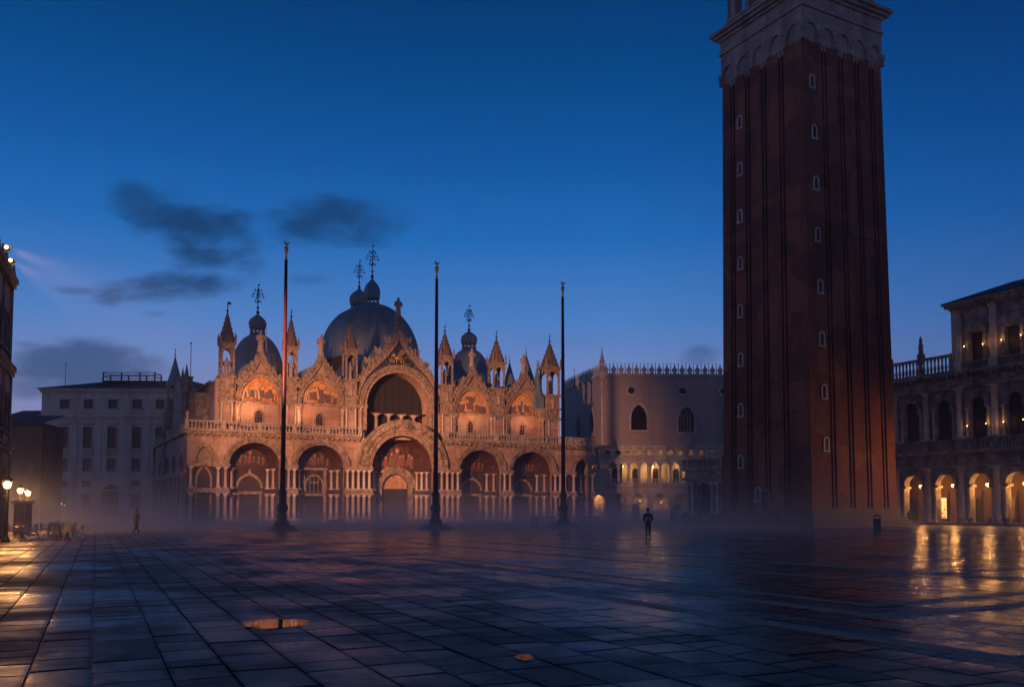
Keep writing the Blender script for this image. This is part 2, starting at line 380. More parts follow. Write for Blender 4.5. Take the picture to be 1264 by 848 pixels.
# ------------------------------------------------------------------ shared shapes
def arch_z(op, u):
    t = min(1.0, abs(u - op['c']) / op['a'])
    if op.get('pt'):
        k = op['pt']; h = math.sqrt(max(0.0, (1+k)**2 - (t+k)**2)) / math.sqrt((1+k)**2 - k*k)
    else:
        h = math.sqrt(max(0.0, 1 - t*t))
    return op['zs'] + op['b'] * h
def OP(c, a, zs, b, zb=0.0, pt=0): return dict(c=c, a=a, zs=zs, b=b, zb=zb, pt=pt)
def wall_arch(mb, u0, u1, v, z0, z1, ops, depth, top=None, n=16, back=None, extra=()):
    """front face of a wall at v with arched openings, reveals going in by depth; top(u) may curve; back = v of the rear face"""
    us = {round(u0, 5), round(u1, 5)} | {round(e, 5) for e in extra if u0 < e < u1}
    for op in ops:
        for k in range(n+1):
            us.add(round(op['c'] - op['a']*math.cos(math.pi*k/n), 5))
    us = sorted(us)
    T = top or (lambda u: z1)
    def opening(a, b):
        mid = (a+b)/2
        for op in ops:
            if abs(mid - op['c']) < op['a']: return op
    for a, b in zip(us[:-1], us[1:]):
        op = opening(a, b)
        faces = []
        if op is None: faces.append((z0, z0, T(a), T(b)))
        else:
            faces.append((arch_z(op, a), arch_z(op, b), T(a), T(b)))
            if op['zb'] > z0 + 1e-4: faces.append((z0, z0, op['zb'], op['zb']))
        for (a0, b0, a1, b1) in faces:
            mb.quad((a,v,a0),(b,v,b0),(b,v,b1),(a,v,a1))
            if back is not None: mb.quad((a,back,a0),(a,back,a1),(b,back,b1),(b,back,b0))
        if back is not None: mb.quad((a,v,T(a)),(b,v,T(b)),(b,back,T(b)),(a,back,T(a)))
        if op is not None and depth:
            mb.quad((a,v,arch_z(op,a)),(a,v+depth,arch_z(op,a)),(b,v+depth,arch_z(op,b)),(b,v,arch_z(op,b)))
    if depth:
        for op in ops:
            for sgn in (-1, 1):
                u = op['c'] + sgn*op['a']
                mb.quad((u,v,op['zb']),(u,v+depth,op['zb']),(u,v+depth,op['zs']),(u,v,op['zs']))
            if op['zb'] > z0 + 1e-4:
                mb.quad((op['c']-op['a'],v,op['zb']),(op['c']+op['a'],v,op['zb']),(op['c']+op['a'],v+depth,op['zb']),(op['c']-op['a'],v+depth,op['zb']))
    if back is not None:
        for u in (u0, u1): mb.quad((u,v,z0),(u,back,z0),(u,back,T(u)),(u,v,T(u)))
def ring(mb, c, zs, a0, b0, a1, b1, v0, v1, n=24, pt=0, legs=None):
    """half-ring moulding between inner (a0,b0) and outer (a1,b1) ellipse, from v0 (front) to v1"""
    P = []
    for k in range(n+1):
        t = math.pi*k/n
        if pt:
            u0_ = -a0*math.cos(t); u1_ = -a1*math.cos(t)
            P.append(((c+u0_, arch_z(OP(c,a0,zs,b0,0,pt), c+u0_)), (c+u1_, arch_z(OP(c,a1,zs,b1,0,pt), c+u1_))))
        else:
            P.append(((c-a0*math.cos(t), zs+b0*math.sin(t)), (c-a1*math.cos(t), zs+b1*math.sin(t))))
    if legs is not None:
        P = [((c-a0, legs), (c-a1, legs))] + P + [((c+a0, legs), (c+a1, legs))]
    for (i0, o0), (i1, o1) in zip(P[:-1], P[1:]):
        mb.quad((i0[0],v0,i0[1]),(i1[0],v0,i1[1]),(o1[0],v0,o1[1]),(o0[0],v0,o0[1]))
        mb.quad((o0[0],v0,o0[1]),(o1[0],v0,o1[1]),(o1[0],v1,o1[1]),(o0[0],v1,o0[1]))
        mb.quad((i0[0],v0,i0[1]),(i0[0],v1,i0[1]),(i1[0],v1,i1[1]),(i1[0],v0,i1[1]))
def half_disc(mb, c, zs, a, b, v, n=24, zb=None, pt=0):
    pts = []
    for k in range(n+1):
        u = c - a*math.cos(math.pi*k/n); pts.append((u, arch_z(OP(c,a,zs,b,0,pt), u)))
    lo = zs if zb is None else zb
    for (u0, z0), (u1, z1) in zip(pts[:-1], pts[1:]):
        mb.quad((u0,v,lo),(u1,v,lo),(u1,v,z1),(u0,v,z0))
def column_mesh(mb, x, y, z0, z1, r, n=10, cap=1.5, sm=True):
    h = z1-z0; bz = min(0.35, h*0.1); cz = min(0.5, h*0.14)
    s = mb.smooth
    mb.smooth = False
    mb.box(x-r*1.5, x+r*1.5, y-r*1.5, y+r*1.5, z0, z0+bz*0.5)
    mb.box(x-r*cap*1.08, x+r*cap*1.08, y-r*cap*1.08, y+r*cap*1.08, z1-cz*0.25, z1)
    mb.smooth = sm
    mb.lathe([(r*1.42, z0+bz*0.5), (r*1.45, z0+bz*0.72), (r*1.1, z0+bz), (r, z0+bz*1.1), (r*0.88, z1-cz), (r*1.0, z1-cz*0.98), (r*1.02, z1-cz*0.85), (r*cap*1.05, z1-cz*0.25)], n, x, y)
    mb.smooth = s
def baluster_row(mb, u0, u1, v, z0, z1, step=0.42, w=0.11, posts=None, rail=0.16, vt=0.28):
    """stone railing along x at y=v"""
    mb.box(u0, u1, v-vt/2, v+vt/2, z0, z0+rail*0.9)
    mb.box(u0-0.04, u1+0.04, v-vt/2-0.05, v+vt/2+0.05, z1-rail, z1)
    n = max(1, int((u1-u0)/step)); zl, zh = z0+rail*0.9, z1-rail; H = zh-zl
    for k in range(n):
        u = u0 + (k+0.5)*(u1-u0)/n
        mb.lathe([(w*0.7, zl), (w*1.0, zl+H*0.28), (w*0.5, zl+H*0.62), (w*0.85, zh)], 6, u, v, cap=False)
    if posts:
        m = max(1, round((u1-u0)/posts))
        for k in range(m+1):
            u = u0 + k*(u1-u0)/m
            mb.box(u-0.2, u+0.2, v-vt/2-0.03, v+vt/2+0.03, z0+0.003, z1+0.06)
def statue(mb, x, y, z, h, face=-1, wings=False, staff=False):
    """robed standing stone figure"""
    s = mb.smooth; mb.smooth = True
    a = random.uniform(-0.04, 0.04)*h
    mb.lathe([(0.17*h,z),(0.16*h,z+0.12*h),(0.125*h,z+0.35*h),(0.135*h,z+0.55*h),(0.155*h,z+0.72*h),(0.14*h,z+0.80*h),(0.06*h,z+0.845*h),(0.05*h,z+0.87*h)], 8, x, y, sy=0.75)
    mb.ball(x+a*0.4, y, z+0.925*h, 0.075*h, 8, 5, sz=1.15)
    for sg in (-1, 1):
        e = (x+sg*0.20*h, y-0.02*h, z+0.58*h)
        mb.tube((x+sg*0.13*h, y, z+0.78*h), e, 0.05*h, 0.042*h, 6)
        hx = (x+sg*random.uniform(0.02, 0.16)*h, y-0.15*h, z+random.uniform(0.5, 0.66)*h)
        mb.tube(e, hx, 0.042*h, 0.03*h, 6)
        if wings:
            mb.smooth = False
            mb.prism([(x+sg*0.08*h, z+0.78*h), (x+sg*0.42*h, z+0.98*h), (x+sg*0.40*h, z+0.62*h), (x+sg*0.22*h, z+0.38*h), (x+sg*0.08*h, z+0.52*h)], y+0.10*h, y+0.16*h)
            mb.smooth = True
    if staff: mb.tube((x+0.24*h, y-0.1*h, z+0.05*h), (x+0.22*h, y-0.1*h, z+1.12*h), 0.015*h, 0.012*h, 5)
    mb.smooth = s
def crocket(mb, x, y, z, h, lean=0.0):
    """leaf-shaped crest stone"""
    w = h*0.33
    p = [(-w*0.45,0), (-w,h*0.42), (-w*0.55,h*0.62), (0,h), (w*0.55,h*0.62), (w,h*0.42), (w*0.45,0)]
    c, s = math.cos(lean), math.sin(lean)
    q = [(x + a*c + b*s, z - a*s + b*c) for a, b in p]
    mb.prism(q, y-0.11, y+0.11)
    mb.ball(x + h*0.5*s, y-0.1, z+h*0.5*c, w*0.55, 6, 4)
def light(name, kind, loc, energy, color=WARM, radius=0.12, **kw):
    l = bpy.data.lights.new(name, kind); l.energy = energy; l.color = color
    if kind in ('POINT', 'SPOT'): l.shadow_soft_size = radius
    o = bpy.data.objects.new(name, l); COL.objects.link(o); o.location = loc
    if 'target' in kw:
        d = Vector(kw['target']) - Vector(loc); o.rotation_euler = d.to_track_quat('-Z', 'Y').to_euler()
    if kind == 'SPOT':
        l.spot_size = kw.get('size', R(60)); l.spot_blend = kw.get('blend', 1.0)
    return o

# ================================================================== THE SQUARE
PVA = R(25.0)          # direction of the paving courses (from +Y towards -X)
def build_ground():
    g = MB(); g.quad((-400,-200,-0.03),(400,-200,-0.03),(400,600,-0.03),(-400,600,-0.03))
    o = g.build('ground', M['farpaving'], None); tag(o, kind='structure')
    o.rotation_euler = (0, 0, PVA + math.pi/2); o.location = (0, 0, 0)
    # individually laid slabs over everything the camera looks down on
    c, s = math.cos(PVA), math.sin(PVA)
    me = bpy.data.meshes.new('paving'); V = []; Fc = []; att = []; edge = []; mid = []
    rnd = random.Random(5)
    W, L = 0.70, 0.80
    xs_ = -56.0
    while xs_ < 56:
        ww = rnd.choice((0.60, 0.66, 0.70, 0.70, 0.74, 0.80)); off = rnd.uniform(0, L); y = -6.0 + off
        xw = xs_; xs_ += ww; sk1 = 0.0
        while y < 82:
            L1 = L*rnd.choice((0.55, 0.7, 0.85, 1.0, 1.0, 1.15, 1.4))
            y0, y1 = y, y+L1; y = y1
            sk0, sk1 = sk1, rnd.gauss(0, 0.022)
            cx, cy = xw+ww/2, (y0+y1)/2
            wx, wy = c*cx - s*cy, s*cx + c*cy
            if wy < 4.0 or wy > 74 or abs(wx) > wy*0.66 + 3: continue
            gp = 0.005
            t1, t2, dz = rnd.gauss(0, 0.0034), rnd.gauss(0, 0.0050), rnd.gauss(0, 0.0016)
            j = lambda m=0.007: rnd.uniform(0, m)
            q = [(xw+gp+j(), y0+gp+j()-sk0), (xw+ww-gp-j(), y0+gp+j()+sk0), (xw+ww-gp-j(), y1-gp-j()+sk1), (xw+gp+j(), y1-gp-j()-sk1)]
            i = len(V)
            for ins, drop, e in ((0.0, 0.024, 1), (0.004, 0.0035, 1), (0.045, 0.0008, 0.5), (0.10, 0.0, 0.0)):
                for k, (px, py) in enumerate(q):
                    sx = 1 if k in (0, 3) else -1; sy = 1 if k in (0, 1) else -1
                    ix, iy = px + sx*ins*rnd.uniform(0.75, 1.3), py + sy*ins*rnd.uniform(0.75, 1.3)
                    V.append((ix, iy, dz + t1*(ix-cx) + t2*(iy-cy) - drop)); edge.append(e)
            Fc.append((i+12, i+13, i+14, i+15)); mid.append(0)
            for lv in (0, 1, 2):
                for k in range(4):
                    Fc.append((i+4*lv+k, i+4*lv+(k+1) % 4, i+4*lv+4+(k+1) % 4, i+4*lv+4+k)); mid.append(1 if lv == 0 else 0)
            a = (rnd.random(), rnd.random(), rnd.random(), 1)
            att += [(a[0], a[1], edge[i+k], 1) for k in range(16)]
    me.from_pydata(V, [], Fc)
    ca = me.color_attributes.new('slab', 'FLOAT_COLOR', 'POINT')
    ca.data.foreach_set('color', [x for a in att for x in a])
    me.materials.append(M['paving']); me.materials.append(M['joint'])
    me.polygons.foreach_set('material_index', mid)
    p = link('paving', me, None, (0,0,0), PVA); tag(p, kind='structure')
    # pale stone bands let into the paving (q along the basilica front, p towards it)
    b = MB()
    def band(pts, w):
        for (q0, p0), (q1, p1) in zip(pts[:-1], pts[1:]):
            d = Vector((q1-q0, p1-p0)).normalized(); nn = Vector((-d.y, d.x))*w/2
            L_ = math.hypot(q1-q0, p1-p0); m = max(1, int(L_/1.3))
            for k in range(m):
                t0, t1 = k/m + 0.004/L_*m*0, (k+1)/m
                A0 = Vector((q0+(q1-q0)*t0, p0+(p1-p0)*t0)) + d*0.006; A1 = Vector((q0+(q1-q0)*t1, p0+(p1-p0)*t1)) - d*0.006
                zz = 0.0145 + random.uniform(-0.0015, 0.0015)
                pts4 = [A0-nn, A1-nn, A1+nn, A0+nn]
                i = b.add([(x*EX - y*EY, x*EY + y*EX, zz) for x, y in pts4] + [(x*EX - y*EY, x*EY + y*EX, -0.02) for x, y in pts4])
                b.face((i, i+1, i+2, i+3))
                for k2 in range(4): b.face((i+k2, i+4+k2, i+4+(k2+1) % 4, i+(k2+1) % 4))
    band([(9.95, -4), (9.95, 30)], 0.34)
    band([(12.15, 9.9), (12.15, 30)], 0.34); band([(11.95, 9.9), (32, 9.9)], 0.30)
    band([(13.35, 11.2), (13.35, 30)], 0.16); band([(13.25, 11.2), (32, 11.2)], 0.16)
    band([(21.7, 11.9), (21.7, 44)], 0.34); band([(17.9, 16), (17.9, 44)], 0.18); band([(17.8, 16), (30, 16)], 0.18)
    o = b.build('paving_bands', M['strip']); tag(o, kind='structure')
    # rain puddles
    def puddle(px, py, wpx, hpx, lab):
        x, y = on_ground(px, py); rx = wpx/2/F*y; ry = (on_ground(px, py-hpx/2)[1] - on_ground(px, py+hpx/2)[1])/2
        b = MB(); rr = random.Random(int(px)); n = 40
        ph = [rr.uniform(0, 6.28) for _ in range(5)]
        pts = []
        for k in range(n):
            t = 2*math.pi*k/n; w = 1 + 0.16*math.sin(2*t+ph[0]) + 0.12*math.sin(3*t+ph[1]) + 0.09*math.sin(5*t+ph[2]) + 0.05*math.sin(9*t+ph[3])
            pts.append((x + rx*w*math.cos(t), y + ry*w*math.sin(t), 0.0135))
        rings = [b.add([(x+(p[0]-x)*f, y+(p[1]-y)*f, p[2]) for p in pts]) for f in (1.0, 0.72, 0.45)]; ci = b.add([(x, y, 0.0135)])
        for r0, r1 in zip(rings[:-1], rings[1:]):
            for k in range(n): b.face((r0+k, r0+(k+1) % n, r1+(k+1) % n, r1+k))
        for k in range(n): b.face((rings[-1]+k, rings[-1]+(k+1) % n, ci))
        o = b.build('puddle_water', M['water'])
        ca = o.data.color_attributes.new('rim', 'FLOAT_COLOR', 'POINT')
        for q, vv in enumerate(o.data.vertices):
            e = ((vv.co.x-x)/rx)**2 + ((vv.co.y-y)/ry)**2; f_ = max(0.0, min(1.0, math.sqrt(e)))
            ca.data[q].color = (f_, f_, f_, 1)
        tag(o, lab, None, kind='structure')
    puddle(340, 770, 80, 15, 'long puddle mirroring the lit basilica and a flagpole')
    puddle(648, 812, 27, 9, 'small round puddle in the middle of the paving')
build_ground()

# ================================================================== THE BASILICA
BA = (-41.8, 115.0)
def to_bas(x, y):
    dx, dy = x-BA[0], y-BA[1]
    return dx*EX + dy*EY, -dx*EY + dy*EX
VU = 2.5                      # the upper front stands back behind the terrace
def build_basilica():
    root = empty('basilica', (BA[0], BA[1], 0), PA)
    tag(root, 'warmly floodlit domed basilica with five deep portals and a gallery of pinnacles', 'basilica')
    P = lambda mb, name, m, par=root, **k: mb.build(name, m, par, **k)
    ZT = 12.0
    portals = [(8.4, 3.35, 3.0), (17.4, 3.35, 3.0), (29.5, 4.75, 4.8), (42.1, 3.5, 3.1), (51.1, 3.6, 3.1)]
    SP = 7.8
    # ---- lower wall
    mb = MB()
    ops = [OP(c, a, SP, b) for c, a, b in portals]
    ops += [OP(1.9, 1.05, SP, 2.3, 7.9), OP(60.4, 1.5, SP, 2.2)]
    def top(u):
        t = abs(u-29.5)
        return max(ZT, SP + 6.7*math.sqrt(max(0, 1-(t/6.6)**2))) if t < 6.6 else ZT
    wall_arch(mb, -0.2, 62.4, 0, 0, ZT, ops, 0.5, top=top, extra=[29.5+6.6*math.cos(math.pi*k/24) for k in range(25)])
    mb.quad((62.4,0,0),(62.4,7,0),(62.4,7,ZT),(62.4,0,ZT))
    mb.quad((-0.2,7,ZT-0.05),(62.4,7,ZT-0.05),(62.4,0,ZT-0.05),(-0.2,0,ZT-0.05))
    # back of the raised middle
    half_disc(mb, 29.5, SP, 6.6, 6.7, 1.0, zb=ZT)
    ring(mb, 29.5, SP, 6.55, 6.65, 6.6, 6.7, 0.0, 1.0)
    wall = P(mb, 'lower_wall', M['marble'])
    # stone panels set into the wall beside the arches
    for u, w in ((4.2,0.55),(12.9,0.6),(21.9,0.7),(37.0,0.7),(46.8,0.5),(56.1,0.7)):
        mb = MB(); mb.box(u-w-0.12, u+w+0.12, -0.06, 0.05, 8.9, 11.3); mb.mi = 1; mb.box(u-w, u+w, -0.09, 0.05, 9.05, 11.15)
        P(mb, 'relief_panel', [M['carvefine'], M['panel']])
    # string courses at the two column tiers, broken at the openings
    edges = [-0.25] + [e for c, a, b in portals for e in (c-a, c+a)] + [58.9]
    spans = list(zip(edges[0::2], edges[1::2])) + [(61.9, 62.5)]
    for u0, u1 in spans:
        mb = MB(); mb.box(u0+0.02, u1-0.02, -0.03, 0.02, 0.42, 7.42); P(mb, 'pier_shade_facing', M['shademarble'])  # dark strip behind the columns, shade put into its colour
        mb = MB(); mb.box(u0-0.06, u1+0.06, -0.95, 0.02, 4.02, 4.30); mb.box(u0-0.0, u1+0.0, -0.82, 0.02, 4.30, 4.62); P(mb, 'string_course', M['carvefine']); mb = MB()
        mb.box(u0-0.06, u1+0.06, -0.85, 0.02, 7.60, 7.82); mb.box(u0, u1, -0.7, 0.02, 7.40, 7.60); P(mb, 'capital_course', M['carvefine']); mb = MB()
        mb.box(u0-0.1, u1+0.1, -1.05, 0.02, 0.0, 0.42)
        P(mb, 'foot_course', M['carvefine'])
    # column meshes shared by all their copies
    def colmesh(z0, z1, r, mat):
        mb = MB(); column_mesh(mb, 0, 0, z0, z1, r); o = mb.build('column', mat, root); me = o.data; bpy.data.objects.remove(o); return me
    lo = [colmesh(0.42, 4.02, 0.25, M['colpale']), colmesh(0.42, 4.02, 0.25, M['coldark'])]
    up = [colmesh(4.62, 7.40, 0.21, M['colpale']), colmesh(4.62, 7.40, 0.21, M['coldark'])]
    cnt = 0
    for u0, u1 in [(-0.1, 0.6), (3.2, 5.05), (11.75, 14.05), (20.75, 24.75), (34.25, 38.6), (45.6, 47.5), (54.7, 57.4)]:
        n = max(1, round((u1-u0)/0.78)); n = min(n, 5)
        for k in range(n):
            u = u0 + (k+0.5)*(u1-u0)/n
            link('column', lo[(k+cnt) % 2], root, (u, -0.52, 0)); link('column', up[k % 2 if cnt % 3 else 0], root, (u, -0.42, 0))
        cnt += 1
    for u in (58.6, 62.2): 
        link('column', lo[0], root, (u, -0.45, 0)); link('column', up[0], root, (u, -0.38, 0))
    # ---- the five portals
    for i, (c, a, b) in enumerate(portals):
        mid = i == 2
        D = 3.2; a2, b2 = (3.5, 3.9) if mid else (2.45, 2.35)
        mb = MB()
        for sg in (-1, 1):
            mb.quad((c+sg*a,0.5,0),(c+sg*a2,D,0),(c+sg*a2,D,SP),(c+sg*a,0.5,SP))
        n = 24
        for k in range(n):
            t0, t1 = math.pi*k/n, math.pi*(k+1)/n
            f = lambda t, A_, B_, v: (c-A_*math.cos(t), v, SP+B_*math.sin(t))
            mb.mi = 1
            mb.quad(f(t0,a,b,0.5), f(t1,a,b,0.5), f(t1,a2,b2,D), f(t0,a2,b2,D))
        mb.mi = 0
        for sg in (-1, 1):      # ledge between the two tiers of columns
            for (z0, z1, w) in ((4.02,4.6,0.5), (7.42,7.8,0.4), (0,0.42,0.6)):
                A0 = Vector((c+sg*a, 0.45)); A1 = Vector((c+sg*a2, D)); nn = Vector((-sg, -0.25)).normalized()*w
                q = [A0, A1, A1+nn, A0+nn]
                j = mb.add([(p.x, p.y, z0) for p in q] + [(p.x, p.y, z1) for p in q])
                for fc in ((0,1,2,3),(4,5,6,7),(0,1,5,4),(1,2,6,5),(2,3,7,6),(3,0,4,7)): mb.face([j+x for x in fc])
        po = P(mb, 'portal', [M['shademarble'], M['mosaic3']])
        # end wall with its door
        dw, dh = (1.7, 5.2) if mid else (1.35, 3.9)
        mb = MB()
        if mid: wall_arch(mb, c-a2-0.3, c+a2+0.3, D, 0, SP, [OP(c, 2.1, 5.0, 2.1)], 0.5)
        else: wall_arch(mb, c-a2-0.3, c+a2+0.3, D, 0, SP, [OP(c, dw, dh, 0.01), OP(c, 1.55, 4.75, 1.7, 4.55, 0.25)] if i != 1 else [OP(c, dw-0.1, 3.7, 0.01)], 0.5)
        P(mb, 'end_wall', M['shademarble'], po)
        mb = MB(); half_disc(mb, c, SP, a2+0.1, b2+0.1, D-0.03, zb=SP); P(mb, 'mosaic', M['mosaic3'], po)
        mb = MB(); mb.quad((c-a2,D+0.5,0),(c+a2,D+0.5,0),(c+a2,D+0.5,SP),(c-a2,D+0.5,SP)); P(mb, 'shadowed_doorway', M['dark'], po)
        if mid:
            mb = MB(); half_disc(mb, c, 5.25, 2.05, 1.8, D+0.3, zb=4.9); P(mb, 'tympanum', M['mosaic2'], po)
            mb = MB(); ring(mb, c, 5.0, 2.1, 2.1, 2.75, 2.75, D-0.45, D+0.05, legs=0); ring(mb, c, 5.0, 2.75, 2.75, 3.35, 3.3, D-0.25, D+0.05)
            P(mb, 'door_arch', M['carved'], po)
            mb = MB(); mb.box(c-1.75, c+1.75, D+0.32, D+0.40, 0, 5.0)
            for k in range(-3, 4): mb.box(c+k*0.5-0.03, c+k*0.5+0.03, D+0.28, D+0.33, 0.1, 4.9)
            P(mb, 'door', M['wood'], po)
        elif i == 1:       # tall framed window over the door
            mb = MB(); mb.box(c-1.75,c-1.35,D-0.25,D+0.02,0,7.4); mb.box(c+1.35,c+1.75,D-0.25,D+0.02,0,7.4); mb.box(c-1.9,c+1.9,D-0.3,D+0.02,7.4,7.75)
            mb.box(c-1.35,c+1.35,D-0.3,D+0.02,3.75,4.1)
            P(mb, 'door_surround', M['carvefine'], po)
            mb = MB(); half_disc(mb, c, 5.3, 1.2, 1.3, D-0.02, zb=4.3); P(mb, 'window', M['glass'], po)
            mb = MB(); ring(mb, c, 5.3, 1.15, 1.25, 1.35, 1.5, D-0.2, D+0.02, legs=4.15)
            for k in (-1, 0, 1): mb.tube((c+k*0.6, D-0.08, 4.2), (c+k*0.6, D-0.08, 5.3+1.2*math.sqrt(1-(k*0.5)**2)), 0.06)
            for k in (-1, 1):
                ring(mb, c+k*0.3, 5.3, 0.25, 0.4, 0.33, 0.5, D-0.12, D)
            P(mb, 'window_tracery', M['carvefine'], po)
            mb = MB(); mb.box(c-1.2, c+1.2, D+0.3, D+0.38, 0, 3.7); P(mb, 'door', M['wood'], po)
        else:
            mb = MB(); mb.box(c-dw-0.35,c-dw,D-0.22,D+0.02,0,dh); mb.box(c+dw,c+dw+0.35,D-0.22,D+0.02,0,dh); mb.box(c-dw-0.45,c+dw+0.45,D-0.28,D+0.02,dh,dh+0.4)
            ring(mb, c, 4.75, 1.5, 1.7, 1.85, 2.1, D-0.2, D+0.02, pt=0.25)
            crocket(mb, c, D-0.1, 6.75, 0.7)
            P(mb, 'door_surround', M['carvefine'], po)
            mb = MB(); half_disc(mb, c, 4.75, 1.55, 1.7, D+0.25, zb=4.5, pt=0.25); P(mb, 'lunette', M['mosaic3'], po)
            mb = MB(); mb.box(c-dw, c+dw, D+0.3, D+0.38, 0, dh)
            for k in (-1, 0, 1): mb.box(c+k*0.66-0.03, c+k*0.66+0.03, D+0.26, D+0.31, 0.1, dh-0.1)
            P(mb, 'door', M['wood'], po)
        # archivolt
        mb = MB()
        if mid:
            ring(mb, c, SP, 5.35, 5.4, 6.75, 6.85, -0.55, 0.05, 36); mb.mi = 1
            ring(mb, c, SP, 4.7, 4.75, 5.36, 5.41, -0.30, 0.05, 36); mb.mi = 0
            ring(mb, c, SP, 6.7, 6.8, 6.95, 7.05, -0.75, 0.05, 36)
            for k in range(1, 36):
                t = math.pi*k/36; mb.ball(c-6.0*math.cos(t), -0.58, SP+6.1*math.sin(t), random.uniform(0.2,0.34), 6, 4)
            for k in range(1, 48):
                t = math.pi*k/48; mb.ball(c-5.05*math.cos(t), -0.32, SP+5.1*math.sin(t), random.uniform(0.1,0.17), 5, 4)
        else:
            ring(mb, c, SP, a-0.05, b-0.05, a+0.28, b+0.28, -0.2, 0.05); ring(mb, c, SP, a+0.27, b+0.27, a+0.6, b+0.6, -0.38, 0.05)
            mb.mi = 1; ring(mb, c, SP, a+0.59, b+0.59, a+0.75, b+0.75, -0.5, 0.05)
        P(mb, 'archivolt', [M['carved'], M['carvefine']], po)
        # jamb columns, two tiers down each splayed side
        nn = 3 if mid else 2
        for sg in (-1, 1):
            for k in range(nn):
                t = (k+0.55)/nn
                u = c + sg*(a+(a2-a)*t) - sg*0.36; v = 0.5+(D-0.5)*t - 0.1
                link('column', lo[(k+i) % 2], po, (u, v, 0)); link('column', up[(k+1) % 2], po, (u+sg*0.03, v, 0))
    # blind arch and small doorway at the left end, open end bay at the right
    mb = MB(); ring(mb, 1.9, SP, 1.0, 2.2, 1.45, 2.75, -0.25, 0.05); mb.box(0.85,2.95,0.3,0.45,7.9,10.2)
    P(mb, 'blind_arch', M['carved'])
    mb = MB(); half_disc(mb, 1.9, 5.7, 0.85, 1.6, -0.02, zb=0.4, pt=0.6); P(mb, 'side_doorway', M['dark'])
    mb = MB(); ring(mb, 1.9, 5.7, 0.8, 1.55, 1.05, 1.9, -0.15, 0.05, pt=0.6, legs=0.4); P(mb, 'side_doorway_frame', M['carvefine'])
    mb = MB(); ring(mb, 60.4, SP, 1.45, 2.15, 1.95, 2.75, -0.3, 0.05); P(mb, 'end_archivolt', M['carved'])
    mb = MB(); mb.quad((58.5,3.5,0),(62.38,3.5,0),(62.38,3.5,ZT-0.1),(58.5,3.5,ZT-0.1)); mb.quad((58.9,0.4,0),(58.9,3.5,0),(58.9,3.5,ZT-0.1),(58.9,0.4,ZT-0.1))
    P(mb, 'end_bay_wall', M['marble'])
    link('column', lo[0], root, (59.9, 1.4, 0)); link('column', up[0], root, (59.9, 1.4, 0)); link('column', lo[0], root, (61.0, 1.4, 0)); link('column', up[0], root, (61.0, 1.4, 0))
    # ---- cornice, corbels and the terrace railing
    for u0, u1 in ((-0.5, 23.1), (35.9, 62.7)):
        mb = MB(); mb.box(u0, u1, -0.55, 0.3, ZT-0.02, ZT+0.24); mb.box(u0, u1, -0.3, 0.1, ZT-0.28, ZT-0.02)
        n = int((u1-u0)/0.75)
        for k in range(n): 
            u = u0+(k+0.5)*(u1-u0)/n; mb.box(u-0.14, u+0.14, -0.5, 0.05, ZT-0.5, ZT-0.2)
        P(mb, 'cornice', M['carvefine'])
    for u0, u1 in ((-0.4, 23.0), (36.0, 62.6)):
        mb = MB(); baluster_row(mb, u0, u1, -0.25, ZT+0.24, 13.42, step=0.46, w=0.14, posts=4.6); P(mb, 'balustrade', M['whitestone'])
    mb = MB(); mb.X = Matrix.Translation((62.4, 0, 0)) @ Matrix.Rotation(math.pi/2, 4, 'Z'); baluster_row(mb, 0, 6, 0.1, ZT+0.24, 13.42, step=0.46, w=0.14, posts=3); P(mb, 'balustrade', M['whitestone'])
    for u in (-0.3, 62.3):
        mb = MB(); statue(mb, u, -0.25, 13.45, 1.2); P(mb, 'parapet_statue', M['whitestone'])

    # ---- upper front: five gabled bays
    bays = [(9.5, 3.3, 2.72, 3.55, 16.5, 4.2, 23.0), (18.0, 3.4, 2.85, 3.7, 16.6, 4.35, 23.2), (29.7, 6.35, 4.95, 5.1, 17.0, 7.35, 27.7), (41.9, 3.45, 2.9, 3.8, 16.6, 4.5, 23.4), (51.1, 3.6, 2.95, 3.7, 16.8, 4.35, 23.1)]
    for i, (c, ao, ai, bi, zs, bo, ap) in enumerate(bays):
        mid = i == 2
        xk = 0.62*ao; zk = zs + bo*0.785; Dg = ap-zk; p = 0.79*bo*xk/(ao*Dg)
        def ogee(u, grow=0.0, c=c, ao=ao, zs=zs, bo=bo, xk=xk, zk=zk, Dg=Dg, p=p, ap=ap):
            x = abs(u-c)
            if x < xk: return ap - Dg*(x/xk)**p + grow
            return zs + bo*math.sqrt(max(0, 1-(x/ao)**2)) + grow
        # gable wall
        ext = [c + s_*ao*(1-(k/26)**1.6) for k in range(27) for s_ in (-1, 1)] + [c]
        mb = MB()
        wall_arch(mb, c-ao, c+ao, VU, ZT-0.05, 0, [OP(c, ai, zs, bi, ZT+0.1)], 0.9 if not mid else 2.6, top=lambda u: max(ogee(u), 13), back=VU+0.85, extra=ext)
        g = P(mb, 'gable', [M['panel'], M['carved']][0])
        g['label'] = ['gable with a bright orange mosaic lunette', 'gable with a brown mosaic lunette', 'large middle gable with a dark arched window and a star studded top', 'gable with a pale gold mosaic of crowded figures', 'gable with a red and gold mosaic'][i]
        # moulded arch around the recess
        mb = MB()
        w = ao-ai
